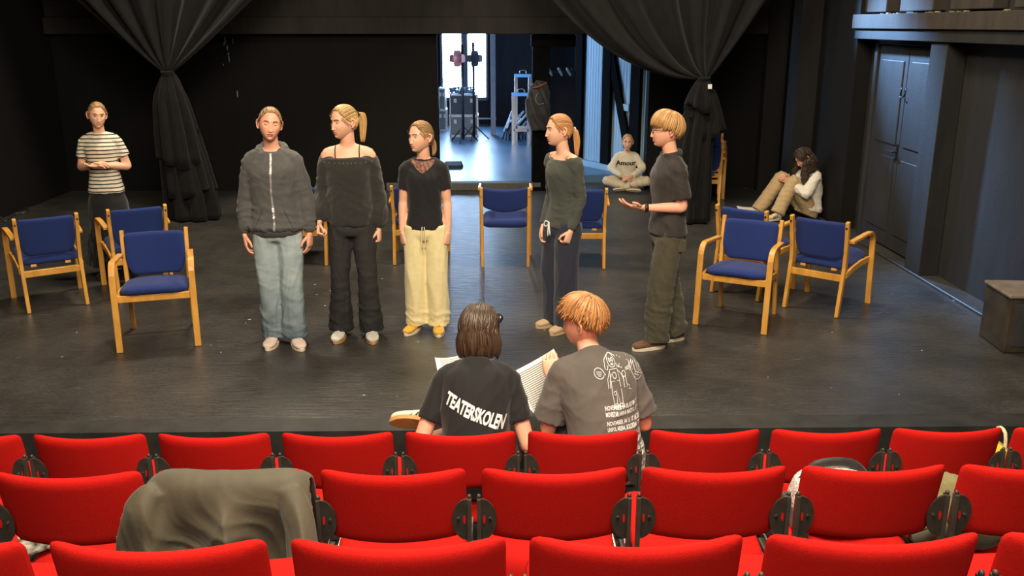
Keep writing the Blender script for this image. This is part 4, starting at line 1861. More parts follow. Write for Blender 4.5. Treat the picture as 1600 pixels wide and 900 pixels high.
b0, up, fw, sd = p.spine(.50)
lace = mat('sheer_lace', srgb(40, 28, 28), .8, .3, 75, .5, 160, col2=srgb(176, 124, 104))
pts = [b0 + sd * (math.sin(a) * .057 * p.s) + fw * (math.cos(a) * .055 * p.s) + up * (.006 - .010 * math.cos(a)) * p.s for a in np.linspace(0, 2 * math.pi, 17)]
MB().tube(pts, .009, n=8, k=2, side=(0, 0, 1), flat=.55).build('neckband', BT, top, True)
gv, gf = [], []
NX, NZ = 22, 14
zc0 = b0.z - .004
for j in range(NZ + 1):
    for i in range(NX + 1):
        x = (i / NX * 2 - 1)
        t = j / NZ
        depth = .030 + .062 * max(0, 1 - abs(x) * 1.05) ** .8
        gv.append((x * .088 * p.s, zc0 + .012 * abs(x) ** 2 - t * depth * p.s))
for j in range(NZ):
    for i in range(NX):
        q_ = j * (NX + 1) + i
        gf.append((q_, q_ + 1, q_ + NX + 2, q_ + NX + 1))
decal(top, gv, gf, M_, 'lace_yoke', lace, top, off=.003)
YEL = cloth('pale_yellow_cotton', srgb(232, 218, 164), .85, .05, 30, .25)
tr = trousers(p, 'trousers', YEL, [(0, .096), (.4, .096), (1, .088), (1.5, .090), (2, .094)], .02, .12,
              fold=[(51, [(1, .3, .1), (1, -.2, 0)], 22, .005, lambda V: smoothstep(.95, .75, V[:, 2])), (52, [(0, .2, 1)], 34, .006, lambda V: smoothstep(.3, .06, V[:, 2]))])
for g in (-1, 1):
    q = p.spine(-.03)[0]
    MB().tube([q + Vector((g * .008, -.128, .02)), q + Vector((g * .014, -.135, -.06)), q + Vector((g * .010, -.132, -.15))], .0035, n=6, k=3).build('drawstring', YEL, tr, True)
MUS = cloth('mustard_suede', srgb(206, 160, 50), .8, .08, 40, .2)
p.shoe(-1, yaw=-22, upper=MUS, sole=RUB, laces=MUS)
p.shoe(1, yaw=6, upper=MUS, sole=RUB, laces=MUS)
ponytail_hair(p, DBLOND, tie_el=-.22, tail=[(.025, .03), (.03, .08), (.02, .12)], tail_r=.018, band=BAND, loose=4)

# ---------------------------------------------------------------- grey-green top, navy wide trousers
loc, H = stand_at(876, 512, 179, 888)
p = Person('girl in dark grey green top and navy wide trousers, blonde ponytail, facing left', loc, -52, H, SKIN, .92, head=(-22, 3, 0), slim=.97)
p.set_arm(1, (.03, .04, -.28), (.02, -.05, -.515))
p.hand(1, d=(-.05, -.35, -1), palm=(-1, .1, .2), curl=(60, 70, 40), thumb=.7)
p.set_arm(-1, (.03, .03, -.28), (.015, -.06, -.52))
p.hand(-1, d=(0, -.2, -1), palm=(1, .2, 0), curl=(30, 40, 30), thumb=.6)
p.leg_default(-1, (-.085, .02))
p.leg_default(1, (.080, -.01))
p.body(nose=1.05, bare=True, torso_scale=.84)
p.face(lid=.5)
GG = cloth('grey_green_rib', srgb(66, 70, 62), .9, .10, 120, .4, 500)
pcs = [p.torso([(-.07, .172, .122, 0), (-.04, .166, .116, 0), (.08, .132, .098, 0), (.17, .126, .094, 0), (.27, .146, .104, .008), (.36, .156, .112, .014), (.43, .150, .094, 0), (.458, .138, .078, 0)])]
for g in (-1, 1):
    sh, el, wr = p.arm[g]
    pcs.append(tube([p.spine(.43)[0].lerp(sh, .62) - Vector((0, 0, .005)), sh - Vector((0, 0, .004)), sh.lerp(el, .2)], [.052, .058, .056], n=14, k=3))
    pcs.append(p.arm_tube(g, [(0, .056), (.5, .050), (1, .045), (1.6, .042), (1.97, .040)], 0, 1.97))
top = p.garment('top', pcs, GG, .009, fold=[(61, [(.3, .2, 1), (1, 0, 1)], 36, .003, None)])
for g in (-1, 1):
    st_ = []
    for t in range(7):
        a = R(-60 + 140 * t / 6)
        st_.append(Vector((g * .088, -.058 * math.cos(a), p.spine(.475)[0].z + .030 * math.sin(a) - .006)))
    MB().tube(st_, .0035, n=6, k=3).build('strap', cloth('beige_strap', srgb(196, 160, 120)), top, True)
NAVY = cloth('navy_jersey', srgb(38, 42, 58), .9, .10, 60, .3)
tr = trousers(p, 'trousers', NAVY, [(0, .098), (.4, .102), (1, .102), (1.5, .106), (2, .112)], .03, .13,
              fold=[(71, [(1, .5, .05), (.4, 1, 0)], 24, .006, None)])
q = p.spine(-.02)[0] - Vector((0, .012, 0))
ds = MB()
ds.tube([q + Vector((0, -.118, .0)), q + Vector((-.03, -.13, .01)), q + Vector((-.045, -.132, -.02)), q + Vector((-.02, -.13, -.03)), q + Vector((0, -.125, -.005))], .005, n=6, k=3)
ds.tube([q + Vector((0, -.122, .0)), q + Vector((.02, -.135, -.04)), q + Vector((.028, -.135, -.09))], .005, n=6, k=3)
ds.tube([q + Vector((0, -.122, .0)), q + Vector((.005, -.135, -.05)), q + Vector((.005, -.137, -.10))], .005, n=6, k=3)
ds.build('drawstring', cloth('white_cord', (.8, .79, .76)), tr, True)
BEI = cloth('beige_felt', srgb(186, 160, 122), .9, .08, 40, .2)
p.shoe(-1, yaw=-5, upper=BEI, sole=BEI, low=True)
p.shoe(1, yaw=8, upper=BEI, sole=BEI, low=True)
ponytail_hair(p, STRAW, tie_el=-.05, tail=[(.02, .03), (.03, .09), (.03, .16), (.03, .20)], tail_r=.022, band=BANDW, loose=6)

# ---------------------------------------------------------------- boy in the dark shirt
loc, H = stand_at(1034, 538, 177, 1034)
p = Person('boy with glasses in dark short-sleeved shirt and olive trousers, holding out his hand', loc, -80, H, SKIN2, 1.04, head=(-6, 4, 0), slim=1.0, head_size=1.02)
p.set_arm(1, (.02, .04, -.285), (-.02, -.235, -.285))
p.hand(1, d=(-.15, -1, .12), palm=(-.4, 0, 1), curl=(14, 18, 12), thumb=-.2, spread=1.0)
p.set_arm(-1, (.03, .07, -.28), (.01, .03, -.52))
p.hand(-1, d=(0, -.05, -1), palm=(1, .2, 0), curl=(30, 30, 20))
p.leg_default(-1, (-.07, .13))
p.leg_default(1, (.075, -.07))
p.body(nose=1.1)
p.face(lid=.45)
SHI = cloth('brown_black_shirt', srgb(46, 41, 38), .8, .12, 40, .25)
pcs = [p.torso(torso_secs(-.05, 1.04, 0))]
for g in (-1, 1):
    pcs += sleeve(p, g, [(0, .062), (.4, .068), (.80, .073)], .80)
b0, up, fw, sd = p.spine(.50)
top = p.garment('shirt', pcs, SHI, fold=[(81, [(.2, 1, .3), (0, .5, 1)], 26, .005, None)])
cl = []
pts = []
for a in range(-150, 151, 25):
    c_, s_ = math.cos(R(a)), math.sin(R(a))
    pts.append(b0 + sd * (s_ * .070 * p.s) - fw * (c_ * .070 * p.s) + up * (.012 + .014 * c_) * p.s)
cl.append(tube(pts, [(.010, .024)] * len(pts), n=10, k=2, side=None))
p.garment('collar', cl, SHI, .007, 2, parent=top)
OLV = cloth('olive_canvas', srgb(72, 68, 50), .85, .12, 30, .3)
tr = trousers(p, 'trousers', OLV, [(0, .100), (.4, .102), (1, .096), (1.5, .098), (2, .090)], .02, .14,
              fold=[(91, [(0, .2, 1), (.3, .3, 1)], 26, .008, lambda V: .25 + .75 * smoothstep(.55, .1, V[:, 2])), (92, [(1, .6, .2)], 20, .005, None)])
q = p.spine(-.10)[0]
MB().box((.150, -.01, q.z - .06), (.168, .085, q.z + .03)).build('pocket_flap', OLV, tr, bevel=.006)
BRS = cloth('brown_suede', srgb(98, 66, 44), .8, .12, 40, .2)
p.shoe(-1, yaw=4, upper=BRS, sole=RUB, laces=BRS)
p.shoe(1, yaw=8, upper=BRS, sole=RUB, laces=BRS)
crop_hair(p, hair_mat('hair_boy_blond', srgb(142, 100, 54), srgb(214, 168, 104)), ends=[(0, .30), (.6, .27), (1.1, .10), (1.6, .0), (2.0, -.35), (2.6, -.50), (3.15, -.52)], off=.017, lift=.010, n=620, r=.0055, cap=.013, front=.46)
gl = MB()
for sx_ in (-1, 1):
    ring = [p.hm @ Vector((sx_ * .031 + .021 * math.cos(a), -.1005 - .002 * math.cos(a * 2), .008 + .018 * math.sin(a))) for a in np.linspace(0, 2 * math.pi, 17)]
    gl.tube(ring, .0022, n=6, k=1)
    gl.tube([p.hm @ Vector((sx_ * .052, -.0985, .013)), p.hm @ Vector((sx_ * .078, -.06, .012)), p.hm @ Vector((sx_ * .082, .0, .009)), p.hm @ Vector((sx_ * .078, .022, -.004))], .0024, n=6, k=3)
gl.tube([p.hm @ Vector((-.011, -.102, .011)), p.hm @ Vector((0, -.106, .014)), p.hm @ Vector((.011, -.102, .011))], .002, n=6, k=2)
gl.build('glasses', mat('black_plastic', (.012, .012, .013), .3), p.root, True)
sh, el, wr = p.arm[1]
MB().tube([el.lerp(wr, .86), el.lerp(wr, .95)], .029, n=18, k=1).build('wristwatch', mat('watch_rubber', (.012, .012, .012), .45), p.root, True)
def arm_to(p, g, elbow, wrist):
    p.set_arm(g, elbow, wrist, rel=False)


# ---------------------------------------------------------------- striped t-shirt at the left
loc = G(183, 430)
H = PY(170, 160, loc.y).z - .012
p = Person('girl in striped t-shirt and long black skirt, standing behind the left armchairs', loc, 8, H, SKIN, .98, head=(22, 8, 4), slim=.99)
for g in (-1, 1):
    p.set_arm(g, (.075, .03, -.265), (-.085, -.175, -.225))
p.hand(-1, d=(1, -.35, .25), palm=(.1, .5, -1), curl=(20, 30, 25), thumb=.4)
p.hand(1, d=(-1, -.35, -.1), palm=(0, .3, 1), curl=(15, 20, 15), thumb=.2)
p.leg_default(-1, (-.085, .0))
p.leg_default(1, (.085, .0))
p.body(torso_scale=.82)
p.face(lid=.5)
STRI = striped_cloth('striped_jersey', srgb(226, 218, 196), srgb(42, 42, 42), .034, .30)
pcs = [p.torso(torso_secs(-.065, 1.0, hipw=1.02))]
for g in (-1, 1):
    pcs += sleeve(p, g, [(0, .058), (.4, .062), (.62, .066)], .62)
top = p.garment('t_shirt', pcs, STRI, fold=[(141, [(1, 0, .5), (.6, 0, 1)], 26, .003, None)])
SK = cloth('black_skirt_cloth', srgb(15, 14, 14), .9, .2, 40)
hz = p.hip.z
sk = [loft([((0, 0, z), (a, 0, 0), (0, c, 0)) for z, a, c in ((hz + .10, .108, .078), (hz, .138, .096), (hz - .08, .152, .112), (hz - .14, .172, .132), (hz - .35, .19, .16), (.12, .24, .22))], n=36)]
p.garment('skirt', sk, SK, .011, 3, fold=[(150, [(1, 0, 0), (0, 1, 0)], 30, .010, lambda V: smoothstep(hz, .2, V[:, 2]))])
BSH = cloth('black_leather', (.012, .012, .012), .5)
for g in (-1, 1):
    p.shoe(g, yaw=g * 8, upper=BSH, sole=BSH)
ponytail_hair(p, DBLOND, tie_el=-.35, tail=[(.0, .03), (-.01, .08), (-.02, .13)], tail_r=.035, band=None, loose=8)
sh, el, wr = p.arm[-1]
MB().tube([el.lerp(wr, .90), el.lerp(wr, .95)], .0275, n=16, k=1).build('bracelet', BAND, p.root, True)

# ---------------------------------------------------------------- child sitting cross-legged at the back
loc = G(978, 296)
p = Person('child in cream sweatshirt sitting cross-legged on the floor below the blue wall', loc, -4, 1.40, SKIN, 1.0, hip_z=.12, hip_y=.10, lean=4, curve=12, head=(-4, 4, 0), slim=1.0, head_size=1.04)
p.set_leg(-1, (-.08, .08, .12), (-.29, -.14, .145), (.04, -.27, .07))
p.set_leg(1, (.08, .08, .12), (.29, -.14, .145), (-.05, -.21, .08))
arm_to(p, -1, (-.225, .0, .31), (-.055, -.195, .21))
arm_to(p, 1, (.225, .0, .31), (.045, -.205, .21))
p.hand(-1, d=(.9, -.3, -.2), palm=(.2, .4, -1), curl=(25, 30, 20))
p.hand(1, d=(-.9, -.3, -.15), palm=(0, .4, -1), curl=(25, 30, 20))
p.body()
p.face(lid=.5)
CRM = cloth('cream_fleece', srgb(232, 224, 200), .95, .04, 40, .3)
pcs = [p.torso(torso_secs(-.04, 1.12, .015))]
for g in (-1, 1):
    pcs += sleeve(p, g, [(0, .070), (.5, .070), (1, .068), (1.5, .060), (1.85, .044)], 1.85)
top = p.garment('sweatshirt', pcs, CRM, .010, 5, fold=[(161, [(1, .2, .6), (0, .4, 1)], 26, .006, None)])
pcs = [p.torso([(-.10, .17, .13, 0), (0, .17, .12, 0), (.06, .14, .10, 0)])]
for g in (-1, 1):
    pcs.append(p.leg_tube(g, [(0, .10), (.5, .092), (1, .082), (1.5, .07), (2, .05)]))
p.garment('trousers', pcs, cloth('oatmeal_fleece', srgb(218, 206, 176), .95, .05, 40, .3), .010, 5, fold=[(162, [(1, .2, .2)], 26, .006, None)])
OLS = cloth('olive_stripe_suede', srgb(120, 112, 52), .8, .4, 24, .2)
for g, a in ((-1, 78), (1, -78)):
    hp, kn, an = p.leg[g]
    d = Vector((-g * -.95, -.35, -.05))
    M_ = Matrix.Translation((an.x, an.y - .04, .035)) @ Matrix.Rotation(R(a), 4, 'Z') @ Matrix.Rotation(R(40 * (1 if g < 0 else -1)), 4, 'Y')
    p.shoe(g, upper=OLS, sole=RUB, mtx=M_, L=.235)
ponytail_hair(p, BLOND, tie_el=-.1, tail=[(-.01, .04), (-.02, .12), (-.03, .19)], tail_r=.045, loose=6)
vs, fs = text_mesh('Amour', .098, bold=.003, cut=.02)
wd = max(v[0] for v in vs)
b0, up, fw, sd = p.spine(.27)
M_ = Matrix.Translation(b0 + Vector((-wd / 2 - .012, 0, .012))) @ Matrix(((1, 0, 0, 0), (0, 0, -1, 0), (0, 1, 0, 0), (0, 0, 0, 1)))
decal(top, vs, fs, M_, 'lettering', mat('black_print', (.015, .015, .018), .8), top, off=.004)

# ---------------------------------------------------------------- girl sitting against the right wall
loc = G(1283, 340)
loc.x = WR - .22
p = Person('girl with long dark hair in white sweatshirt and khaki trousers, sitting against the right wall', loc, -78, 1.62, SKIN2, 1.0, hip_z=.125, hip_y=.06, lean=-16, curve=42, head=(-4, 38, 0), slim=.98, neck_fwd=.03)
p.set_leg(-1, (-.085, .04, .12), (-.10, -.27, .49), (-.115, -.56, .085))
p.set_leg(1, (.085, .04, .12), (.09, -.22, .47), (.115, -.42, .085))
arm_to(p, -1, (-.235, -.14, .40), (-.06, -.29, .50))
arm_to(p, 1, (.235, -.12, .34), (.06, -.28, .47))
p.hand(-1, d=(.6, -.5, .25), palm=(.3, .6, -.6), curl=(35, 40, 30), thumb=.6)
p.hand(1, d=(-.6, -.5, .25), palm=(-.3, .6, -.6), curl=(35, 40, 30), thumb=.6)
p.body()
p.face(lid=.8, brow=BROWD)
WHF = cloth('white_fleece', srgb(230, 224, 208), .95, .04, 40, .3)
pcs = [p.torso(torso_secs(-.03, 1.12, .02))]
for g in (-1, 1):
    pcs += sleeve(p, g, [(0, .072), (.5, .072), (1, .070), (1.5, .064), (1.85, .046)], 1.85)
b0, up, fw, sd = p.spine(.49)
pts = [b0 + sd * (math.sin(R(a)) * .085) - fw * (math.cos(R(a)) * .09) + up * (.0 + .012 * math.cos(R(a))) for a in range(-125, 126, 25)]
pcs.append(tube(pts, [.025] + [.034] * (len(pts) - 2) + [.025], n=12, k=2))
top = p.garment('sweatshirt', pcs, WHF, .010, 5, fold=[(171, [(1, .2, .6), (0, .4, 1)], 26, .007, None)])
pcs = [p.torso([(-.10, .17, .14, 0), (0, .17, .12, 0), (.06, .14, .10, 0)])]
for g in (-1, 1):
    pcs.append(p.leg_tube(g, [(0, .105), (.5, .10), (1, .088), (1.5, .090), (2, .088)], ext=-.01))
p.garment('trousers', pcs, cloth('khaki_cotton', srgb(186, 160, 116), .85, .06, 30, .3), .010, 5, fold=[(172, [(1, .3, .1), (.3, .5, 1)], 24, .006, None)])
SND = cloth('sand_suede', srgb(216, 200, 164), .8, .06, 30, .2)
DST = cloth('dark_stripe', srgb(52, 46, 38), .8)
p.shoe(-1, yaw=-6, upper=SND, sole=RUB, stripe=DST, laces=SND)
p.shoe(1, yaw=10, upper=SND, sole=RUB, stripe=DST, laces=SND)
hang_hair(p, DARKH, length=.25, n=380, wave=.026, wfreq=70, flare=.04, tuck=-.01, spread=.04, face_gap=1.05, front=.62, off=.010, r=.0055)

# ---------------------------------------------------------------- seated in the front row: black t-shirt
st = SEATS[('f', 4)].location
px = PY(742, 640, st.y + .3).x
p = Person('woman with brown bob in black printed t-shirt, seated in the front row', (px, st.y + .24, FRONT_Z), 178, 1.66, SKIN2, 1.06, hip_z=.545, hip_y=.0, lean=12, curve=34, head=(-14, 16, 2), slim=1.0, neck_fwd=.03)
p.set_leg(1, (.085, -.02, .53), (.16, -.46, .56), (.14, -.50, .10))
p.set_leg(-1, (-.085, -.02, .53), (-.22, -.42, .60), (.24, -.42, .57))
arm_to(p, 1, (.265, -.06, .635), (.16, -.28, .60))
arm_to(p, -1, (-.245, -.08, .625), (-.22, -.28, .54))
p.hand(1, d=(-.5, -.8, -.1), palm=(0, .2, -1), curl=(30, 35, 25))
p.hand(-1, d=(.2, -.9, -.2), palm=(0, .2, -1), curl=(25, 30, 20))
p.body()
p.face(lid=.5, brow=BROWD)
BT2 = cloth('black_cotton', srgb(20, 20, 21), .85, .12, 60, .2)
pcs = [p.torso(torso_secs(-.06, 1.06))]
for g in (-1, 1):
    pcs += sleeve(p, g, [(0, .062), (.4, .064), (.66, .062)], .66)
top = p.garment('t_shirt', pcs, BT2, .008, 5, fold=[(181, [(1, .2, .5), (.3, .2, 1)], 24, .004, None)])
WPR = mat('white_print', (.80, .79, .76), .7, .05, 60)
vs, fs = text_mesh('TEATERSKOLEN', .076, bold=.0030, cut=.014, squeeze=.53)
wd = max(v[0] for v in vs)
a = R(-21)
vs = [((x - wd / 2) * math.cos(a) - y * math.sin(a), (x - wd / 2) * math.sin(a) + y * math.cos(a)) for x, y in vs]
b0, up, fw, sd = p.spine(.235)
BK = Matrix(((-1, 0, 0, 0), (0, 0, 1, 0), (0, 1, 0, 0), (0, 0, 0, 1)))
PT1 = p
decal(top, vs, fs, Matrix.Translation(b0 + Vector((.006, 0, .040))) @ BK, 'lettering', WPR, top, off=.003)
TR1 = cloth('black_trousers', srgb(24, 24, 26), .85)
pcs = [p.torso([(-.10, .17, .13, 0), (0, .17, .12, 0), (.06, .14, .10, 0)])]
for g in (-1, 1):
    pcs.append(p.leg_tube(g, [(0, .10), (.5, .092), (1, .074), (1.5, .070), (2, .062)]))
p.garment('trousers', pcs, TR1, .010, 4)
CRS = cloth('cream_leather', srgb(232, 222, 196), .6, .06, 20, .1)
p.shoe(1, yaw=0, upper=CRS, sole=GUM, laces=CRS)
M_ = Matrix.Translation((.275, -.43, .565)) @ Matrix.Rotation(R(86), 4, 'Z') @ Matrix.Rotation(R(-62), 4, 'Y')
p.shoe(-1, upper=CRS, sole=GUM, laces=CRS, mtx=M_, stripe=DST)
hang_hair(p, BROWN, part_az=.0, length=.115, n=640, off=.012, flare=.018, tuck=.018, face_gap=1.15, front=.6, r=.0056, el_hang=-.1)
cp_ = MB()
c = Vector((-.074, .015, .070))
for i in range(5):
    aa = R(-40 + 20 * i)
cp_.tube([p.hm @ Vector((-.060, -.055, .082)), p.hm @ Vector((-.085, -.045, .074)), p.hm @ Vector((-.094, -.02, .060)), p.hm @ Vector((-.092, .01, .040))], [.012, .019, .019, .010], n=12, k=3, flat=.55, round_end=True, round_start=True)
cp_.build('hair_clip', mat('black_acetate', (.01, .01, .01), .25), p.root, True)

# ---------------------------------------------------------------- seated in the front row: grey printed t-shirt
px = PY(948, 640, st.y + .3).x
p = Person('young man with ginger hair in faded grey printed t-shirt, seated in the front row', (px, st.y + .25, FRONT_Z), 193, 1.76, SKIN2, 1.06, hip_z=.555, hip_y=.0, lean=14, curve=32, head=(50, 14, 4), slim=1.0, neck_fwd=.03, head_size=1.0)
p.set_leg(1, (.085, -.02, .58), (.17, -.48, .58), (.16, -.52, .10))
p.set_leg(-1, (-.085, -.02, .58), (-.16, -.48, .58), (-.18, -.50, .10))
arm_to(p, 1, (.225, -.21, .66), (.165, -.33, .86))
arm_to(p, -1, (-.25, -.16, .66), (-.10, -.40, .66))
p.hand(1, d=(.05, -.45, 1), palm=(-.3, -.9, -.3), curl=(35, 40, 25), thumb=.5)
p.hand(-1, d=(.5, -.8, .1), palm=(.3, .2, 1), curl=(25, 30, 20))
p.body(nose=1.1)
p.face(lid=.6)
GT = cloth('faded_grey_cotton', srgb(92, 86, 80), .88, .12, 10, .2)
pcs = [p.torso(torso_secs(-.06, 1.10))]
for g in (-1, 1):
    pcs += sleeve(p, g, [(0, .066), (.4, .074), (.84, .082)], .84)
top = p.garment('t_shirt', pcs, GT, .008, 5, fold=[(191, [(1, .2, .5), (.3, .2, 1)], 22, .005, None)])
b0, up, fw, sd = p.spine(.50)
pts = [b0 + sd * (math.sin(a) * .070) + fw * (math.cos(a) * .070) - up * .004 + up * (-.012 * math.cos(a)) for a in np.linspace(0, 2 * math.pi, 15)]
MB().tube(pts, .011, n=8, k=2).build('neckband', GT, top, True)
b1 = p.spine(.18)[0]
BKM = Matrix.Translation(b1) @ Matrix.Rotation(R(0), 4, 'Z') @ BK
lines = ['NOVEMBER 04 05 07 08 2025', 'MOVISTAR ARENA MADRID, SPAIN', '', 'NOVEMBER 14 15 17 18 2025', 'UNIPOL ARENA, BOLOGNA, ITALY', '', 'NOVEMBER 21 22 24 25 2025', 'THE O2, LONDON, ENGLAND', '', 'DECEMBER 01 02 04 05 2025', 'ROYAL ARENA, COPENHAGEN, DENMARK', '', 'DECEMBER 08 09 11 12 2025', 'UBER ARENA, BERLIN, GERMANY']
y = .105
V_, F_ = [], []
for ln in lines:
    if not ln:
        y -= .010
        continue
    vs, fs = text_mesh(ln, .0255, bold=.0006, cut=.03, squeeze=.5)
    wd = max(v[0] for v in vs)
    o_ = len(V_)
    sc_ = .195 / wd
    V_ += [((x - wd / 2) * sc_ + .075, yy + y) for x, yy in vs]
    F_ += [tuple(i + o_ for i in f) for f in fs]
    y -= .0255
decal(top, V_, F_, BKM, 'lettering', WPR, top, off=.003)


def arc(cx, cy, rx, ry, a0=0, a1=360, n=18):
    return [(cx + rx * math.cos(R(a)), cy + ry * math.sin(R(a))) for a in np.linspace(a0, a1, n)]


cx, cy = .050, .215
fig = [arc(cx, cy + .075, .020, .022), [(cx - .012, cy + .094), (cx - .034, cy + .080), (cx - .040, cy + .050), (cx - .030, cy + .046), (cx - .022, cy + .062)],
       [(cx + .012, cy + .094), (cx + .032, cy + .082), (cx + .040, cy + .056), (cx + .030, cy + .050), (cx + .021, cy + .064)],
       arc(cx - .007, cy + .078, .004, .005), arc(cx + .007, cy + .078, .004, .005), arc(cx, cy + .064, .006, .003),
       [(cx - .02, cy + .046), (cx - .024, cy), (cx + .024, cy), (cx + .02, cy + .046), (cx - .02, cy + .046)],
       [(cx - .022, cy + .04), (cx - .038, cy + .01), (cx - .040, cy - .025)], [(cx - .014, cy + .03), (cx - .026, cy + .006), (cx - .030, cy - .025)],
       [(cx + .022, cy + .04), (cx + .040, cy + .018), (cx + .046, cy - .006)],
       [(cx - .022, cy), (cx - .026, cy - .05), (cx - .022, cy - .088), (cx - .008, cy - .088), (cx - .002, cy - .03), (cx + .006, cy - .088), (cx + .020, cy - .088), (cx + .024, cy - .05), (cx + .022, cy)],
       arc(cx - .014, cy - .094, .012, .006), arc(cx + .014, cy - .094, .012, .006), arc(cx - .012, cy - .045, .006, .008), arc(cx, cy + .022, .009, .012),
       arc(cx + .052, cy + .02, .010, .011), [(cx + .046, cy + .01), (cx + .042, cy - .03), (cx + .060, cy - .03), (cx + .058, cy + .01)], [(cx + .06, cy - .02), (cx + .074, cy - .03), (cx + .066, cy - .042), (cx + .080, cy - .045)],
       arc(cx - .072, cy + .035, .022, .020, 20, 330), [(cx - .054, cy + .028), (cx - .044, cy + .030), (cx - .052, cy + .042)],
       [(cx - .084, cy + .04), (cx - .060, cy + .04)], [(cx - .084, cy + .033), (cx - .062, cy + .033)], [(cx - .080, cy + .026), (cx - .066, cy + .026)],
       arc(cx + .072, cy + .035, .005, .005, n=8), arc(cx + .084, cy + .036, .006, .006, n=8), arc(cx + .098, cy + .038, .007, .007, n=8)]
for hx, hy in ((.04, .10), (.055, .095), (.06, .078), (.048, .084), (.07, .09)):
    fig.append([(cx + hx - .004, cy + hy + .003), (cx + hx, cy + hy - .004), (cx + hx + .004, cy + hy + .003), (cx + hx, cy + hy + .001), (cx + hx - .004, cy + hy + .003)])
fig += [arc(cx + .145, cy + .04, .042, .075, n=26)]
for i in range(5):
    fig.append([(cx + .118 + .012 * i + .004 * math.sin(j * 1.3 + i), cy + .085 - .016 * j - .006 * (i % 2)) for j in range(6 if i in (1, 2, 3) else 4)])
for i in range(5):
    fig.append(arc(cx + .125 + .012 * i, cy - .012 + .006 * (i % 2), .008, .007, 0, 300, 9))
vs, fs = line_mesh(fig, .0024)
decal(top, vs, fs, BKM, 'print_drawing', WPR, top, off=.003)
pcs = [p.torso([(-.10, .17, .13, 0), (0, .17, .12, 0), (.06, .14, .10, 0)])]
for g in (-1, 1):
    pcs.append(p.leg_tube(g, [(0, .105), (.5, .095), (1, .080), (1.5, .078), (2, .075)]))
p.garment('trousers', pcs, TR1, .010, 4)
for g in (-1, 1):
    p.shoe(g, yaw=0, upper=BSH, sole=RUB)
crop_hair(p, GINGER, crown=(math.pi + .3, 1.0), ends=[(0, .48), (.6, .44), (1.1, .36), (1.4, .28), (1.75, .18), (2.0, -.12), (2.5, -.38), (3.15, -.42)], off=.013, lift=.014, jit=.010, n=560, r=.0068, cap=.008, front=.60, side=.20, nape=-.40, flick=.022)
PT2 = p

# scripts held by the two in the front row
MPAP = mat('white_paper', (.78, .76, .70), .8, .03, 30)
MINK = mat('printed_ink', (.20, .20, .20), .8)


def sheet(name, c, ex, ey, label, curl=.02, pages=3, lines_n=18, inks=True):
    """paper: centre, half-edge vectors"""
    ex, ey = Vector(ex), Vector(ey)
    nz = ex.cross(ey).normalized()
    root = empty(name, c)
    tag(root, label, 'script')
    for pg in range(pages):
        mb = MB()
        n = 10
        for j in range(n + 1):
            for i in range(n + 1):
                x, y = i / n * 2 - 1, j / n * 2 - 1
                mb.v.append(tuple(ex * x + ey * y + nz * (curl * (x * x) * (1 + .12 * pg) - .0022 * pg - curl * .3 * y)))
        for j in range(n):
            for i in range(n):
                a_ = j * (n + 1) + i
                mb.f.append((a_, a_ + 1, a_ + n + 2, a_ + n + 1))
                mb.m.append(0)
        o = mb.build('page', MPAP, root, True)
        sm = o.modifiers.new('s', 'SOLIDIFY')
        sm.thickness = .0012
    if inks:
        tb = MB()
        for k in range(lines_n):
            y = .82 - 1.6 * k / lines_n
            xs = np.linspace(-.78, random.uniform(.2, .8), 9)
            for q0, q1 in zip(xs[:-1], xs[1:]):
                vv = []
                for x, yy in ((q0, y), (q1, y), (q1, y + .03), (q0, y + .03)):
                    vv.append(ex * x + ey * yy + nz * (curl * x * x - curl * .3 * yy + .0022))
                tb.add(vv, [(0, 1, 2, 3)])
        tb.build('print_lines', MINK, root)
    return root
# ================================================================== the room behind
MBF = mat('blue_painted_floor', (.06, .15, .27), .32, .12, 1.2, .2, 40, rvar=.04, spec=.6)
MBW = black_wall('back_room_dark', (.014, .014, .017), (.04, .04, .045), .82)
FY = 20.6
CX0, CX1 = PY(831, 250, WB).x, PY(857, 250, WB).x
b = MB()
b.box((OX0 - 1.6, WB + .12, -.2), (CX1, FY + .3, BF))
b.box((CX1, WB + .62, -.2), (5.2, FY + .3, BF))
struct(b.build('floor_back_room', MBF), 'shiny grey floor of the back room')
LX = OX0 - 1.6
b = MB()
b.box((LX - .2, WB + .25, 0), (LX, 14.6, 4))
b.box((LX - .2, 16.6, 0), (LX, FY + .3, 4))
b.box((LX - .2, 14.6, 0), (LX, 16.6, .9))
b.box((LX - .2, 14.6, 2.9), (LX, 16.6, 4))
struct(b.build('wall_back_room_left', MBW), 'dark left wall of the back room')
struct(MB().box((OX0 - 1.8, WB + .25, 3.6), (6, FY + .3, 3.8)).build('ceiling_back_room', MBW), 'dark ceiling of the back room')
# far wall with two tall window panes
w1 = [PY(689.5, 57, FY), PY(722, 154, FY)]
w2 = [PY(730, 57, FY), PY(761, 154, FY)]
ztop = w1[0].z + .75
zbot = w2[1].z
xa, xb_, xc, xd = w1[0].x, w1[1].x, w2[0].x, w2[1].x
b = MB()
b.box((OX0 - 1.8, FY, 0), (xa, FY + .25, 4))
b.box((xd, FY, 0), (6, FY + .25, 4))
b.box((xa, FY, 0), (xd, FY + .25, zbot))
b.box((xa, FY, ztop), (xd, FY + .25, 4))
struct(b.build('wall_back_room_far', MBW), 'dark far wall of the back room')
win = empty('window_1', ((xa + xd) / 2, FY, zbot))
struct(win, 'bright daylight window of two tall panes')
MFR = mat('window_frame_paint', (.10, .10, .13), .5)
b = MB()
cxw = (xa + xd) / 2
for x0, x1 in ((xa - .03, xa + .02), (xb_, xc), (xd - .02, xd + .03)):
    b.box((x0 - cxw, -.05, 0), (x1 - cxw, .06, ztop - zbot))
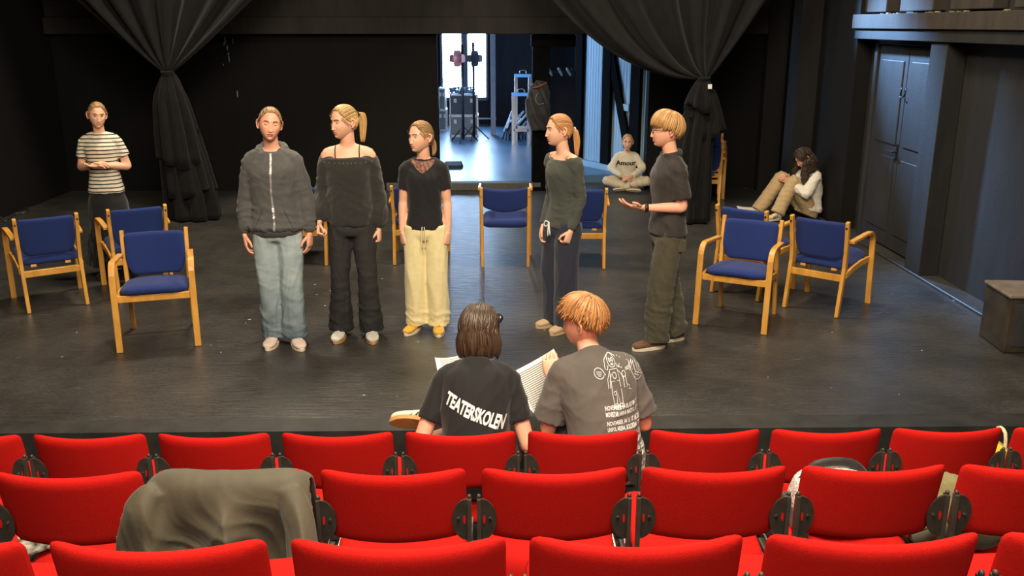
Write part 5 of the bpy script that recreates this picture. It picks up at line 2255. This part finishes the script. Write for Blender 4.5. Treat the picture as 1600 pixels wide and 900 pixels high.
b.box((xa - cxw, -.05, -.04), (xd - cxw, .06, .03))
b.build('window_frame', MFR, win)
DAY = emit('daylight_glass', (.46, .68, 1.0), 31.0)
GLOW = emit('glow_panel_blue', (.42, .66, 1.0), 22.0)  # glow of the added side panel
for x0, x1 in ((xa, xb_), (xc, xd)):
    MB().box((x0 + .02 - cxw, .05, .03), (x1 - cxw, .06, ztop - zbot)).build('pane', DAY, win)

glow_side = empty('glow_panel', (LX, 15.6, .9))  # unseen glowing panel, added to throw blue light on the boarded wall
struct(glow_side, 'added unseen glowing panel in the left wall of the back room')
MB().box((-.12, -1.0, 0), (-.10, 1.0, 2.0)).build('pane', GLOW, glow_side)
b = MB()
for y in (-1.0, 0, 1.0):
    b.box((-.09, y - .04, 0), (-.03, y + .04, 2.0))
b.build('window_frame', MFR, glow_side)  # bars across the added panel, not a known window

# slanting wall of white boards with black timbers
P1 = G(901, 254, BF)
P2 = Vector((PY(1012, 290, WB + .25).x, WB + .27, 0))
dirw = (P2 - P1)
dirw.z = 0
Lw = dirw.length
dirw.normalize()
nw = Vector((dirw.y, -dirw.x, 0))
if nw.x > 0:
    nw = -nw


def onwall(u, v):
    d = ray(u, v)
    o = Vector((0, 0, CAM_H))
    t = (P1 - o).dot(nw) / d.dot(nw)
    q = o + d * t
    return (q - P1).dot(dirw), q.z


Mw = Matrix((( dirw.x, nw.x, 0, P1.x), (dirw.y, nw.y, 0, P1.y), (0, 0, 1, 0), (0, 0, 0, 1)))
b = MB()
b.box((-.02, -.12, 0), (Lw + .02, 0, 3.6), mtx=Mw)
wb = struct(b.build('wall_back_room_right', MBLUEW), 'pale boarded wall with black timber framing')
sb = [onwall(u, 200)[0] for u in (903, 913, 944, 957, 988, 1003)]
for s0, s1 in ((sb[0], sb[1]), (sb[2], sb[3]), (sb[4], sb[5])):
    MB().box((s0, 0, BF), (s1, .07, 3.4), mtx=Mw).build('timber_post', MBLACKWOOD, wb, bevel=.006)
a_, c_ = onwall(962, 105), onwall(984, 232)
d2 = Vector((c_[0] - a_[0], 0, c_[1] - a_[1]))
a_ = (a_[0] - d2.x * .8, a_[1] - d2.z * .8)
hwd = .085
vs = []
for yy in (0.0, .06):
    for (s_, z_) in ((a_[0] - hwd, a_[1]), (a_[0] + hwd, a_[1]), (c_[0] + hwd, c_[1]), (c_[0] - hwd, c_[1])):
        vs.append(Mw @ Vector((s_, yy, z_)))
MB().add(vs, [(0, 1, 2, 3), (7, 6, 5, 4), (0, 4, 5, 1), (1, 5, 6, 2), (2, 6, 7, 3), (3, 7, 4, 0)]).build('timber_brace', MBLACKWOOD, wb, bevel=.005)
r0, r1 = onwall(966, 166), onwall(986, 172)
MB().box((r0[0], 0, r0[1] - .05), (r1[0], .05, r0[1] + .05), mtx=Mw).build('rail', MBLUEW, wb, bevel=.004)
b = MB()
b.box((0, 0, BF), (Lw, .10, BF + .09), mtx=Mw)
b.build('skirting', MBLUEW, wb, bevel=.005)
n_b = 26
for i in range(n_b):
    MB().box((Lw * i / n_b + .004, 0, BF), (Lw * (i + 1) / n_b - .004, .012, 3.4), mtx=Mw).build('board', MBLUEW, wb)
# black partition in the right bay
struct(MB().box((CX1 + .02, P1.y + .3, 0), (P1.x + .1, P1.y + .4, 3.6)).build('wall_partition', MBW), 'dark partition behind the column')

# column in the opening
zc_top = BZ + .05
col_ = struct(MB().box((CX0, WB - .05, 0), (CX1, WB + .20, zc_top)).build('column', MBLACKWOOD, bevel=.012), 'black square column in the opening')
MB().box((CX0 - .05, WB - .09, 0), (CX1 + .05, WB - .0, .05)).build('foot_block', MBLACKWOOD, col_, bevel=.01)
MB().box((CX0 - .02, WB - .06, zc_top - .22), (CX1 + .35, WB + .18, zc_top - .06)).build('cross_piece', MBLACKWOOD, col_, bevel=.01)
b = MB()
b.cbox((0, 0, 0), (.32, .05, .13))
# jacket hanging on the column
c = PY(843, 126, WB - .12)
JK = cloth('black_nylon', (.02, .02, .021), .6, .3, 20, .3, 60)
rt = empty('hanging_jacket', (c.x, WB - .11, c.z))
tag(rt, 'black jacket with orange lining hanging on the black column', 'jacket')
h_ = (196 - 122) / F_PX * 13.1
pcs = [loft([((0, .0, .0), (.05, 0, 0), (0, .03, 0)), ((0, -.02, -.06), (.13, 0, 0), (0, .06, 0)), ((-.02, -.03, -.25), (.17, 0, 0), (0, .075, 0)), ((-.02, -.03, -.45), (.175, 0, 0), (0, .07, 0)), ((.0, -.02, -h_), (.11, 0, 0), (0, .05, 0))], n=24)]
V, N, F = remesh(pcs, .012, 3)
V = V + N * (folds(V, 5, [(1, 0, .2), (.6, 0, .4)], 26) * .012)[:, None]
MB().add(V, F).build('body', JK, rt, True)
MB().tube([(-.10, -.075, -.10), (.0, -.10, -.07), (.10, -.08, -.02)], [.012, .022, .010], n=8, k=3, flat=.5).build('lining', cloth('orange_lining', srgb(160, 72, 40)), rt, True)
MB().tube([(-.02, -.10, -.16), (-.06, -.105, -.24), (-.02, -.105, -.31), (.06, -.10, -.30)], .006, n=6, k=3).build('drawcord', cloth('grey_cord', srgb(120, 116, 112)), rt, True)

# flight cases
MCASE = mat('case_grey', (.13, .125, .12), .5, .15, 8)
MCASED = mat('case_dark', (.03, .03, .035), .5, .2, 8)
MALU = mat('case_aluminium', (.55, .56, .58), .3, .1, 12, metal=.9)


def flight_case(u0, u1, vb, vt_, m_, label, zb=None, Y=None):
    if Y is None:
        g = G((u0 + u1) / 2, vb, BF)
        Y = g.y
    x0, x1 = PY(u0, vb, Y).x, PY(u1, vb, Y).x
    z0 = BF if zb is None else zb
    z1 = PY(u0, vt_, Y).z
    wd, hh = x1 - x0, z1 - z0
    rt = empty('flight_case', ((x0 + x1) / 2, Y + .3, z0))
    tag(rt, label, 'flight case')
    MB().box((-wd / 2 + .01, -.29, .01), (wd / 2 - .01, .29, hh - .01)).build('body', m_, rt)
    e = MB()
    for sx in (-1, 1):
        for sy in (-1, 1):
            e.cbox((sx * (wd / 2 - .008), sy * .292, hh / 2), (.024, .024, hh - .002))
        for z in (.012, hh - .012):
            e.cbox((sx * (wd / 2 - .008), 0, z), (.024, .6, .024))
    for sy in (-1, 1):
        for z in (.012, hh - .012):
            e.cbox((0, sy * .292, z), (wd, .024, .024))
    e.build('edge_trim', MALU, rt)
    for sx in (-.3, .3):
        MB().cbox((wd * sx, -.300, hh * .72), (.06, .02, .08)).build('latch', MALU, rt, bevel=.004)
    return rt, Y, z1


c1, cy1, cz1 = flight_case(703, 747, 213, 181, MCASE, 'grey flight case on the floor below the dark case')
c2, cy2, cz2 = flight_case(703, 746, 181, 148, MCASED, 'dark flight case standing on the grey one', zb=cz1 + .002, Y=cy1)
c3, cy3, cz3 = flight_case(686, 698, 204, 172, MCASE, 'lower flight case at the left edge of the opening')
c4, cy4, cz4 = flight_case(686, 696, 172, 138, MCASE, 'upper flight case at the left edge of the opening', zb=cz3 + .002, Y=cy3)
MLAMP = mat('lamp_black', (.02, .02, .024), .4, .2, 20, metal=.4)
# coiled cables on the case
for k, (u, lab) in enumerate(((712, 'left coil of cable on the dark flight case'), (731, 'right coil of cable on the dark flight case'))):
    c = PY(u, 147, cy1 + .3)
    cb = MB()
    for j in range(5):
        rr = .13 - .012 * (j % 3)
        pts = [(rr * math.cos(a) * 1.1, rr * math.sin(a), .014 + .024 * j + .012 * math.sin(3 * a + j)) for a in np.linspace(0, 2 * math.pi, 20)]
        cb.tube(pts, .012, n=6, k=1)
    o = cb.build('cable_coil', mat('blue_grey_cable', (.10, .14, .22), .35, .3, 20), None, True)
    o.location = (c.x, cy1 + .3, cz2)
    tag(o, lab, 'cable', 'cable coils on the case')


def lamp_stand(u, vb, vtop, label, heads):
    g = G(u, vb, BF)
    z1 = PY(u, vtop, g.y).z
    rt = empty('lamp_stand', (g.x, g.y, BF))
    tag(rt, label, 'lamp stand')
    MB().tube([(0, 0, .05), (0, 0, z1 - BF)], .024, n=12, k=1).build('pole', MLAMP, rt, True)
    for a in (20, 140, 260):
        MB().tube([(0, 0, .30), (.30 * math.cos(R(a)), .30 * math.sin(R(a)), .012)], .012, n=8, k=1).build('leg', MLAMP, rt, True)
    for (du, v, col, s) in heads:
        q = PY(u + du, v, g.y)
        cx, cz = q.x - g.x, q.z - BF
        hd = MB()
        hd.tube([(cx, .12, cz), (cx, .02, cz), (cx, -.10, cz), (cx, -.13, cz)], [.05, .085, .10, .10], n=16, k=2)
        ho = hd.build('lamp_head', col, rt, True)
        bd = MB()
        for a in (0, 90, 180, 270):
            m_ = Matrix.Translation((cx, -.13, cz)) @ Matrix.Rotation(R(a), 4, 'Y')
            vs = [m_ @ Vector(q_) for q_ in ((-.08, 0, .075), (.08, 0, .075), (.055, -.04, .145), (-.055, -.04, .145), (-.08, .006, .075), (.08, .006, .075), (.055, -.034, .148), (-.055, -.034, .148))]
            bd.add(vs, [(0, 1, 2, 3), (7, 6, 5, 4), (0, 4, 5, 1), (1, 5, 6, 2), (2, 6, 7, 3), (3, 7, 4, 0)])
        bd.build('barn_doors', col, ho)
        MB().tube([(cx, 0, cz), (cx * .5, 0, cz + .02), (0, 0, cz)], .012, n=8, k=2).build('yoke', MLAMP, rt, True)
    return rt


MRL = mat('lamp_red', srgb(150, 86, 80), .5)
MGL = mat('lamp_grey', (.10, .10, .12), .5)
lamp_stand(724, 222, 70, 'lamp stand with a reddish spotlight in front of the cases', [(-9, 91, MRL, 1)])
lamp_stand(741, 219, 66, 'lamp stand with a dark spotlight in front of the window', [(1, 91, MGL, 1)])

# pale post by the window, trolley frames, tripods, low rack
g = G(771, 211, BF)
b = MB()
b.cbox((0, 0, 1.2), (.10, .10, 2.4))
o = b.build('door_edge', mat('grey_lacquer', (.16, .16, .19), .4), None, bevel=.008)
o.location = (g.x, g.y, BF)
tag(o, 'narrow grey upright post on the back room floor right of the window', 'post')
for (u0, u1, vb, vt_, lab) in ((807, 829, 172, 123, 'upper blue topped trolley frame left of the column'), (802, 826, 200, 150, 'lower trolley frame left of the column')):
    Y = 17.2
    x0, x1 = PY(u0, vb, Y).x, PY(u1, vb, Y).x
    z1 = PY(u0, vt_, Y).z
    rt = empty('trolley', ((x0 + x1) / 2, Y + (.5 if vt_ < 140 else 0), BF))
    tag(rt, lab, 'trolley')
    hw = (x1 - x0) / 2
    for sx in (-1, 1):
        MB().box((sx * hw - .03, -.03, 0), (sx * hw + .03, .03, z1 - BF)).build('upright', MALU, rt, bevel=.004)
    MB().box((-hw - .03, -.04, z1 - BF), (hw + .03, .04, z1 - BF + .06)).build('top_bar', mat('blue_plastic', srgb(120, 180, 230), .4), rt, bevel=.006)
    MB().box((-hw, -.03, .25), (hw, .03, .30)).build('shelf', MALU, rt, bevel=.004)
    MB().tube([(-.06, 0, z1 - BF + .06), (-.05, 0, z1 - BF + .12), (.05, 0, z1 - BF + .12), (.06, 0, z1 - BF + .06)], .010, n=6, k=3).build('handle', MALU, rt, True)
MTRI = mat('pale_blue_tube', (.42, .52, .62), .35, .1, 20)
Yt = G(810, 218, BF).y
for i, (u0, v0, u1, v1) in enumerate(((787, 206, 803, 168), (800, 198, 818, 174), (797, 190, 812, 180), (808, 196, 823, 178), (822, 203, 827, 187), (792, 200, 797, 186), (803, 205, 814, 186), (812, 204, 822, 190))):
    a_, c_ = PY(u0, v0, Yt - .12 * (i % 3)), PY(u1, v1, Yt + .2 - .12 * (i % 3))
    rt = empty('folded_tripod', (a_.x, a_.y, BF))
    d = c_ - a_
    lo = Vector((-.02, -.05, 0))
    tag(rt, 'folded pale tripod in the bundle left of the column, %s of eight from the left' % ORD[(0, 3, 2, 5, 7, 1, 4, 6)[i]], 'tripod', 'folded tripods left of the column')
    MB().tube([Vector((0, 0, a_.z - BF)), Vector((0, 0, a_.z - BF)) + d], .022, n=10, k=1).build('tube', MTRI, rt, True)
    for s in (-1, 0, 1):
        MB().tube([Vector((0, 0, a_.z - BF)) + d * .3, Vector((s * .07 + .05, -.03 * abs(s), .012))], .013, n=8, k=1).build('leg', MLAMP, rt, True)
g = G(760, 197, BF)
rt = empty('low_rack', (g.x, g.y + .1, BF))
tag(rt, 'low dark rack of cables along the far wall', 'rack')
MB().box((-.22, -.12, .0), (.22, .12, .04)).build('base', MDARK, rt)
MB().box((-.22, -.12, .15), (.22, .12, .18)).build('shelf', MTRI, rt)
for i in range(6):
    MB().tube([(-.18 + .07 * i, -.10, .04), (-.19 + .07 * i, -.11, .10), (-.16 + .07 * i, -.10, .15)], .014, n=6, k=3).build('cable', MLAMP, rt, True)
# floor monitor near the step
g = G(708, 262, BF)
o = MB().add([(-.16, -.14, 0), (.16, -.14, 0), (.16, .14, 0), (-.16, .14, 0), (-.13, -.10, .05), (.13, -.10, .05), (.13, .10, .09), (-.13, .10, .09)],
             [(0, 3, 2, 1), (4, 5, 6, 7), (0, 1, 5, 4), (1, 2, 6, 5), (2, 3, 7, 6), (3, 0, 4, 7)]).build('floor_box', MDARK, None, bevel=.01)
o.location = (g.x, g.y, BF)
tag(o, 'flat black box on the blue floor behind the step', 'box')
# rail with clamps in the right bay
Yr = WB + 1.2
rt = empty('clamp_rail', (PY(878, 112, Yr).x, Yr, PY(878, 112, Yr).z))
tag(rt, 'rail of lamp clamps hanging right of the column', 'rail')
MB().tube([(-.26, 0, 0), (.22, 0, .0)], .018, n=10, k=1).build('bar', MLAMP, rt, True)
for i, x in enumerate((-.18, -.03, .10, .18)):
    MB().tube([(x - .03, -.02, .06), (x, -.03, .0), (x + .035, -.02, -.06)], [.014, .02, .012], n=8, k=3).build('clamp', MTRI if i < 3 else MLAMP, rt, True)
for x in (-.24, .2):
    MB().tube([(x, 0, 0), (x, 0, 1.4)], .008, n=6, k=1).build('hanger', MLAMP, rt, True)

# ================================================================== curtains
MVEL = mat('black_velvet', (.0058, .0056, .0054), .9, .25, 8, .25, 60, sheen=.06, spec=.2)


def curtain(name, label, Y, x0, x1, ztop, K, ctrl0, ctrl1, pleats, tail, seed, flaps):
    rt = empty(name, (K[0], Y, 0))
    tag(rt, label, 'curtain', 'tied black stage curtains')
    n, m = 150, 46
    mb = MB()
    r = np.random.default_rng(seed)
    ph = np.cumsum(r.uniform(.5, 1.5, n + 1))
    ph = ph / ph[-1] * 2 * math.pi * pleats
    for j in range(m + 1):
        t = j / m
        for i in range(n + 1):
            s = i / n
            T = np.array([x0 + (x1 - x0) * s, ztop])
            C = np.array(ctrl0) * (1 - s) + np.array(ctrl1) * s
            Kp = np.array([K[0] + (s - .5) * .10, K[1]])
            q = T * (1 - t) ** 2 + 2 * C * t * (1 - t) + Kp * t * t
            amp = .11 * (1 - t) ** .6 * (.5 + .5 * t * 2 if t < .5 else 1) + .012
            y = amp * math.sin(ph[i]) + .02 * math.sin(ph[i] * 2.3 + 1) * (1 - t)
            sagz = .018 * math.sin(ph[i] * 1.0 + .6) * math.sin(math.pi * t)
            mb.v.append((q[0] - K[0], y, q[1] + sagz))
    for j in range(m):
        for i in range(n):
            a = j * (n + 1) + i
            mb.f.append((a, a + 1, a + n + 2, a + n + 1))
            mb.m.append(0)
    o = mb.build('drape', MVEL, rt, True)
    sm = o.modifiers.new('s', 'SOLIDIFY')
    sm.thickness = .012
    # tail below the tie
    for fi, (prof, ph0, off) in enumerate([(tail, 0, (0, 0))] + flaps):
        n2 = 96
        mb = MB()
        Q = crom(prof, 5)
        for (z, cx, rx, ry) in Q:
            fade = min(1, (K[1] - z) / .35 + .15)
            for i in range(n2):
                a = 2 * math.pi * i / n2
                k = 1 + fade * (.20 * math.sin(7 * a + ph0 + seed) + .10 * math.sin(13 * a + 2 * ph0))
                zz = z + (0 if z > Q[-1][0] + .02 else .06 * math.sin(2 * a + ph0) * (0 if fi == 0 else 1))
                mb.v.append((cx - K[0] + off[0] + rx * k * math.cos(a), off[1] + ry * k * math.sin(a), zz))
        for j in range(len(Q) - 1):
            for i in range(n2):
                a, c = j * n2 + i, j * n2 + (i + 1) % n2
                mb.f.append((a, c, c + n2, a + n2))
                mb.m.append(0)
        mb.f.append(tuple(range(n2)))
        mb.m.append(0)
        o = mb.build('tail' if fi == 0 else 'flap', MVEL, rt, True)
        sm = o.modifiers.new('s', 'SOLIDIFY')
        sm.thickness = .01
    ring = [(.062 * math.cos(a), .062 * math.sin(a), K[1] + .006 * math.sin(a)) for a in np.linspace(0, 2 * math.pi, 17)]
    MB().tube(ring, .020, n=8, k=1).build('tie', MVEL, rt, True)
    return rt


YC = 11.0
X = lambda u, v=112: PY(u, v, YC).x
Zc = lambda v: PY(800, v, YC).z
zt_ = 4.2
kz = Zc(112)
z0f = Zc(0)


def at_top(u_edge, u_tie, K):
    """x at the track when the edge passes (u_edge, 0) on its way to the tie"""
    xe = X(u_edge, 0)
    return K[0] + (xe - K[0]) * (zt_ - K[1]) / (z0f - K[1])


K = (X(262), kz)
xl, xr = at_top(140, 262, K), at_top(375, 262, K)
curtain('stage_curtain', 'black curtain tied in the middle at the left of the stage', YC, xl, xr, zt_, K,
        (K[0] + (xl - K[0]) * .42, K[1] + .72), (K[0] + (xr - K[0]) * .34, K[1] + .62), 7,
        [(kz, K[0], .055, .05), (kz - .12, K[0] + .02, .10, .07), (Zc(180), X(266), .17, .11), (Zc(250), X(274), .22, .14), (Zc(300), X(280), .26, .17), (.02, X(282), .27, .19)], 3,
        [([(kz - .02, K[0] + .02, .06, .05), (Zc(150), X(265), .15, .10), (Zc(200), X(269), .20, .13), (Zc(252), X(272), .225, .15)], 1.0, (.0, -.05)),
         ([(Zc(200), X(270), .19, .12), (Zc(260), X(276), .235, .15), (Zc(298), X(280), .26, .17)], 2.2, (.0, -.02))])
Yr_ = YC - .25
X = lambda u, v=112: PY(u, v, Yr_).x
Zc = lambda v: PY(800, v, Yr_).z
K = (X(1100), Zc(122))
z0f = Zc(0)
xl, xr = X(700, 0), at_top(1182, 1100, K)
rt = curtain('stage_curtain', 'black curtain swept aside and tied at the right of the stage', Yr_, xl, xr, zt_, K,
             (X(902), K[1] - .12), (K[0] + (xr - K[0]) * .35, K[1] + .60), 6,
             [(K[1], K[0], .05, .05), (K[1] - .12, K[0] - .01, .10, .07), (Zc(180), X(1096), .15, .11), (Zc(240), X(1092), .17, .13), (Zc(300), X(1092), .18, .15), (.02, X(1092), .18, .16)], 8,
             [([(K[1] - .02, K[0], .05, .05), (Zc(145), X(1098), .11, .09), (Zc(168), X(1096), .14, .11)], .6, (-.03, -.05)),
              ([(Zc(140), X(1100), .10, .08), (Zc(180), X(1106), .14, .11), (Zc(209), X(1111), .16, .12)], 2.0, (.02, .0)),
              ([(Zc(180), X(1094), .13, .1), (Zc(250), X(1086), .17, .14), (Zc(312), X(1080), .17, .15)], 1.3, (-.04, .0))])
MB().cbox((.05, -.12, K[1] - .09), (.045, .012, .05)).build('white_tag', MPAP, rt)

# ================================================================== clutter on the stage
CABM = mat('black_cable', (.03, .03, .03), .5, .2, 20)
cbp = [(1150, 291), (1200, 298), (1250, 318), (1292, 345), (1330, 356), (1372, 378), (1398, 396), (1410, 412), (1424, 424), (1452, 437), (1490, 455), (1530, 476), (1558, 492), (1578, 512), (1600, 530)]
pts = []
for u, v in cbp:
    q = G(u, v)
    q.x = min(q.x, WR - .04)
    q.z = .012
    pts.append(q)
o = MB().tube(pts, .013, n=8, k=4).build('floor_cable', CABM, None, True)
tag(o, 'long black cable running along the foot of the right wall', 'cable')
pts = [G(u, v) + Vector((0, 0, .012)) for u, v in ((1148, 293), (1170, 297), (1192, 304), (1215, 303), (1240, 312), (1205, 300), (1175, 293))]
tag(MB().tube(pts, .012, n=8, k=4).build('loose_cable', CABM, None, True), 'loose loop of black cable in the right back corner', 'cable')
pts = [G(u, v) + Vector((0, 0, .012)) for u, v in ((-10, 352), (5, 338), (12, 330), (30, 326), (44, 328), (40, 334), (22, 336), (8, 348))]
tag(MB().tube(pts, .016, n=8, k=4).build('loose_cable', CABM, None, True), 'loop of thick black cable by the left wall', 'cable')

g = G(1570, 553)
h_ = PY(1575, 462, g.y).z
rt = empty('speaker_box', (g.x + .225, g.y + .20, 0))
rt.rotation_euler = (0, 0, R(-4))
tag(rt, 'low black speaker box with worn brown top at the right edge', 'speaker')
MBX = mat('worn_black_box', (.022, .018, .014), .6, .3, 8, .2, 60, col2=(.05, .038, .022))
MB().box((-.22, -.20, 0), (.19, .20, h_ - .025)).build('body', MBX, rt, bevel=.012)
MB().box((-.235, -.215, h_ - .028), (.20, .21, h_)).build('top', mat('worn_brown_top', (.16, .13, .10), .7, .2, 12), rt, bevel=.012)
MB().box((-.17, -.206, .05), (.15, -.198, h_ - .07)).build('grille', MDARK, rt, bevel=.004)


def floor_paper(u, v, a, L_, W_, label):
    c = G(u, v)
    mb = MB()
    n = 6
    for j in range(n + 1):
        for i in range(n + 1):
            x, y = (i / n - .5) * L_, (j / n - .5) * W_
            mb.v.append((x, y, .004 + .016 * (abs(x) / L_ * 2) ** 3 + .006 * (y / W_ + .5)))
    for j in range(n):
        for i in range(n):
            q = j * (n + 1) + i
            mb.f.append((q, q + 1, q + n + 2, q + n + 1))
            mb.m.append(0)
    o = mb.build('script_sheet', MPAP, None, True)
    o.location = c
    o.rotation_euler = (0, 0, a)
    sm = o.modifiers.new('s', 'SOLIDIFY')
    sm.thickness = .004
    tag(o, label, 'paper')


floor_paper(231, 295, .1, .22, .30, 'white script pages on the floor behind the striped t-shirt girl')
floor_paper(502, 285, .2, .22, .30, 'white script pages on the floor behind the grey hoodie')
floor_paper(1172, 327, -.15, .32, .20, 'white script pages on the floor by the khaki trouser feet')

# scripts of the two in the front row
q = PY(850, 606, 4.35)
sheet('script', q, Vector((.115, .03, .055)), Vector((-.062, .07, .115)), 'open white script held by the young man in the grey t-shirt', .03, 4, 22)
q = PY(712, 580, 4.40)
sheet('script', q, Vector((.09, .02, .01)), Vector((-.02, .10, .045)), 'white script on the lap of the woman in the black t-shirt', .02, 3, 12)

# ================================================================== things on the red seats
# jacket over a seat of the middle row
sl = SEATS[('m', 2)].location
rt = empty('draped_jacket', (sl.x, sl.y, sl.z))
tag(rt, 'olive brown rain jacket draped over a red seat in the middle row', 'jacket')
MJ = cloth('olive_brown_shell', srgb(80, 74, 57), .7, .10, 16, .15, 80)
prof = [(.14, .50), (.085, .62), (.040, .73), (.012, .815), (-.028, .846), (-.072, .838), (-.094, .78), (-.100, .70), (-.090, .56), (-.095, .42), (-.105, .30)]
n = 80
Q = crom(prof, 5)
shell = []
for off in (0.0, .016):
    for j, (y, z) in enumerate(Q):
        t = j / (len(Q) - 1)
        y0, z0 = Q[max(j - 1, 0)]
        y1, z1 = Q[min(j + 1, len(Q) - 1)]
        ty, tz = y1 - y0, z1 - z0
        L_ = math.hypot(ty, tz)
        ny, nz_ = (tz / L_, -ty / L_)
        if t > .5 and ny > 0 or t < .3 and ny < 0:
            ny, nz_ = -ny, -nz_
        if .3 <= t <= .5 and nz_ < 0:
            ny, nz_ = -ny, -nz_
        for i in range(n + 1):
            s = i / n * 2 - 1
            flare = 1 + .26 * max(0, t - .45) / .55
            shell.append(Vector((s * .262 * flare, y + ny * off + .042 * s * s, z + nz_ * off - .045 * abs(s) ** 7)))
m = len(Q)
k2 = m * (n + 1)
fs = []
for j in range(m - 1):
    for i in range(n):
        a = j * (n + 1) + i
        fs.append((a, a + 1, a + n + 2, a + n + 1))
        fs.append((k2 + a, k2 + a + n + 1, k2 + a + n + 2, k2 + a + 1))
for j in range(m - 1):
    a = j * (n + 1)
    fs.append((a, a + n + 1, k2 + a + n + 1, k2 + a))
    a = j * (n + 1) + n
    fs.append((a, k2 + a, k2 + a + n + 1, a + n + 1))
for i in range(n):
    fs.append((i, k2 + i, k2 + i + 1, i + 1))
    a = (m - 1) * (n + 1) + i
    fs.append((a, a + 1, k2 + a + 1, k2 + a))
pcs = [(shell, fs)]
pcs.append(tube([(-.215, -.070, .82), (-.265, -.085, .76), (-.295, -.10, .60), (-.30, -.11, .42), (-.28, -.11, .30)], [(.035, .022), (.055, .040), (.060, .045), (.055, .04), (.05, .035)], n=16, k=4, side=(1, 0, 0)))
pcs.append(tube([(.205, -.070, .82), (.235, -.10, .74), (.255, -.13, .60), (.245, -.14, .46), (.26, -.13, .32)], [(.035, .022), (.055, .042), (.062, .048), (.055, .045), (.05, .035)], n=16, k=4, side=(1, 0, 0)))
V, N, F = remesh(pcs, .0075, 5)
hang = smoothstep(.84, .62, V[:, 2]) * (V[:, 1] < .03)
ridge = lambda x: (1 - np.abs(np.sin(x))) ** 1.4
P_ = V
f1 = ridge(P_[:, 0] * 13 + 1.2 * np.sin(P_[:, 2] * 7) + .9) * .085 + ridge(P_[:, 0] * 9 - P_[:, 2] * 5 + .5) * .055
f2 = folds(V, 79, [(1, 0, .6), (.5, 0, 1)], 26) * .010
V = V + np.stack([0 * f1, -(f1 - .03) * hang, 0 * f1], 1) + N * (f2 * (.12 + .88 * hang))[:, None]
MB().add(V, F).build('shell', MJ, rt, True)

# backpack on a middle row seat
sl = SEATS[('m', 6)].location
rt = empty('backpack', (sl.x + .0, sl.y + .30, sl.z + .475))
tag(rt, 'white mesh and black backpack on a red seat in the middle row', 'backpack')
MESH = mat('white_mesh', (.55, .54, .50), .8, .8, 160, .6, 200)
pcs = [loft([((0, .0, .0), (.16, 0, 0), (0, .13, 0)), ((0, 0, .08), (.17, 0, 0), (0, .14, 0)), ((0, .0, .15), (.15, 0, 0), (0, .12, 0)), ((0, .02, .19), (.09, 0, 0), (0, .07, 0)), ((0, .02, .20), (.04, 0, 0), (0, .03, 0))], n=26, e=.8)]
V, N, F = remesh(pcs, .012, 4)
MB().add(V, F).build('bag_body', MESH, rt, True)
MB().tube([(-.12, .02, .15), (-.07, .02, .215), (.05, .02, .22), (.12, .02, .16)], .018, n=8, k=4, flat=.6).build('strap', JK, rt, True)
MB().box((-.175, -.145, -.012), (-.13, .10, .07)).build('side_pocket', JK, rt, bevel=.02)
sl = SEATS[('m', 7)].location
rt = empty('khaki_jacket', (sl.x - .16, sl.y + .28, sl.z + .475))
tag(rt, 'crumpled khaki jacket on the last seat of the middle row', 'jacket')
pcs = [loft([((0, 0, -.01), (.20, 0, 0), (0, .16, 0)), ((0, 0, .06), (.21, 0, 0), (0, .17, 0)), ((.02, 0, .14), (.14, 0, 0), (0, .11, 0)), ((.02, 0, .18), (.05, 0, 0), (0, .04, 0))], n=26)]
V, N, F = remesh(pcs, .012, 3)
V = V + N * (folds(V, 79, [(1, .3, .3), (.3, 1, .4)], 34) * .012)[:, None]
MB().add(V, F).build('body', cloth('khaki_shell', srgb(120, 112, 72), .8, .15, 14), rt, True)
MB().tube([(-.15, -.17, .02), (-.05, -.2, .06), (.08, -.19, .03), (.18, -.16, .05)], [.03, .045, .045, .03], n=12, k=3, flat=.7).build('sleeve', cloth('khaki_shell_dark', srgb(70, 66, 46), .8, .15, 14), rt, True)
# a bright yellow bag on the last front row seat, a leaflet on the first middle row seat
sl = SEATS[('f', 9)].location
rt = empty('yellow_tote', (sl.x - .20, sl.y + .16, sl.z + .45))
tag(rt, 'yellow bag between the last two seats of the front row', 'bag')
MB().loft([((0, 0, 0), (.03, 0, 0), (0, .09, 0)), ((0, 0, .12), (.035, 0, 0), (0, .10, 0)), ((0, 0, .24), (.02, 0, 0), (0, .08, 0))], n=16).build('body', cloth('yellow_canvas', srgb(210, 178, 40)), rt, True)
MB().tube([(0, -.05, .22), (0, -.03, .31), (0, .03, .31), (0, .05, .22)], .008, n=8, k=3).build('handle', cloth('cream_strap', srgb(220, 206, 160)), rt, True)
sl = SEATS[('m', 0)].location
o = MB().box((-.09, -.07, 0), (.09, .07, .008)).build('leaflet', mat('leaflet_print', (.06, .07, .03), .4, .8, 30, col2=(.55, .52, .45)), None, bevel=.001)
o.location = (SEATS[('m', 1)].location.x - .20, sl.y + .20, sl.z + .482)
o.rotation_euler = (R(2), 0, R(35))
tag(o, 'printed leaflet lying on the left seat of the middle row', 'leaflet')
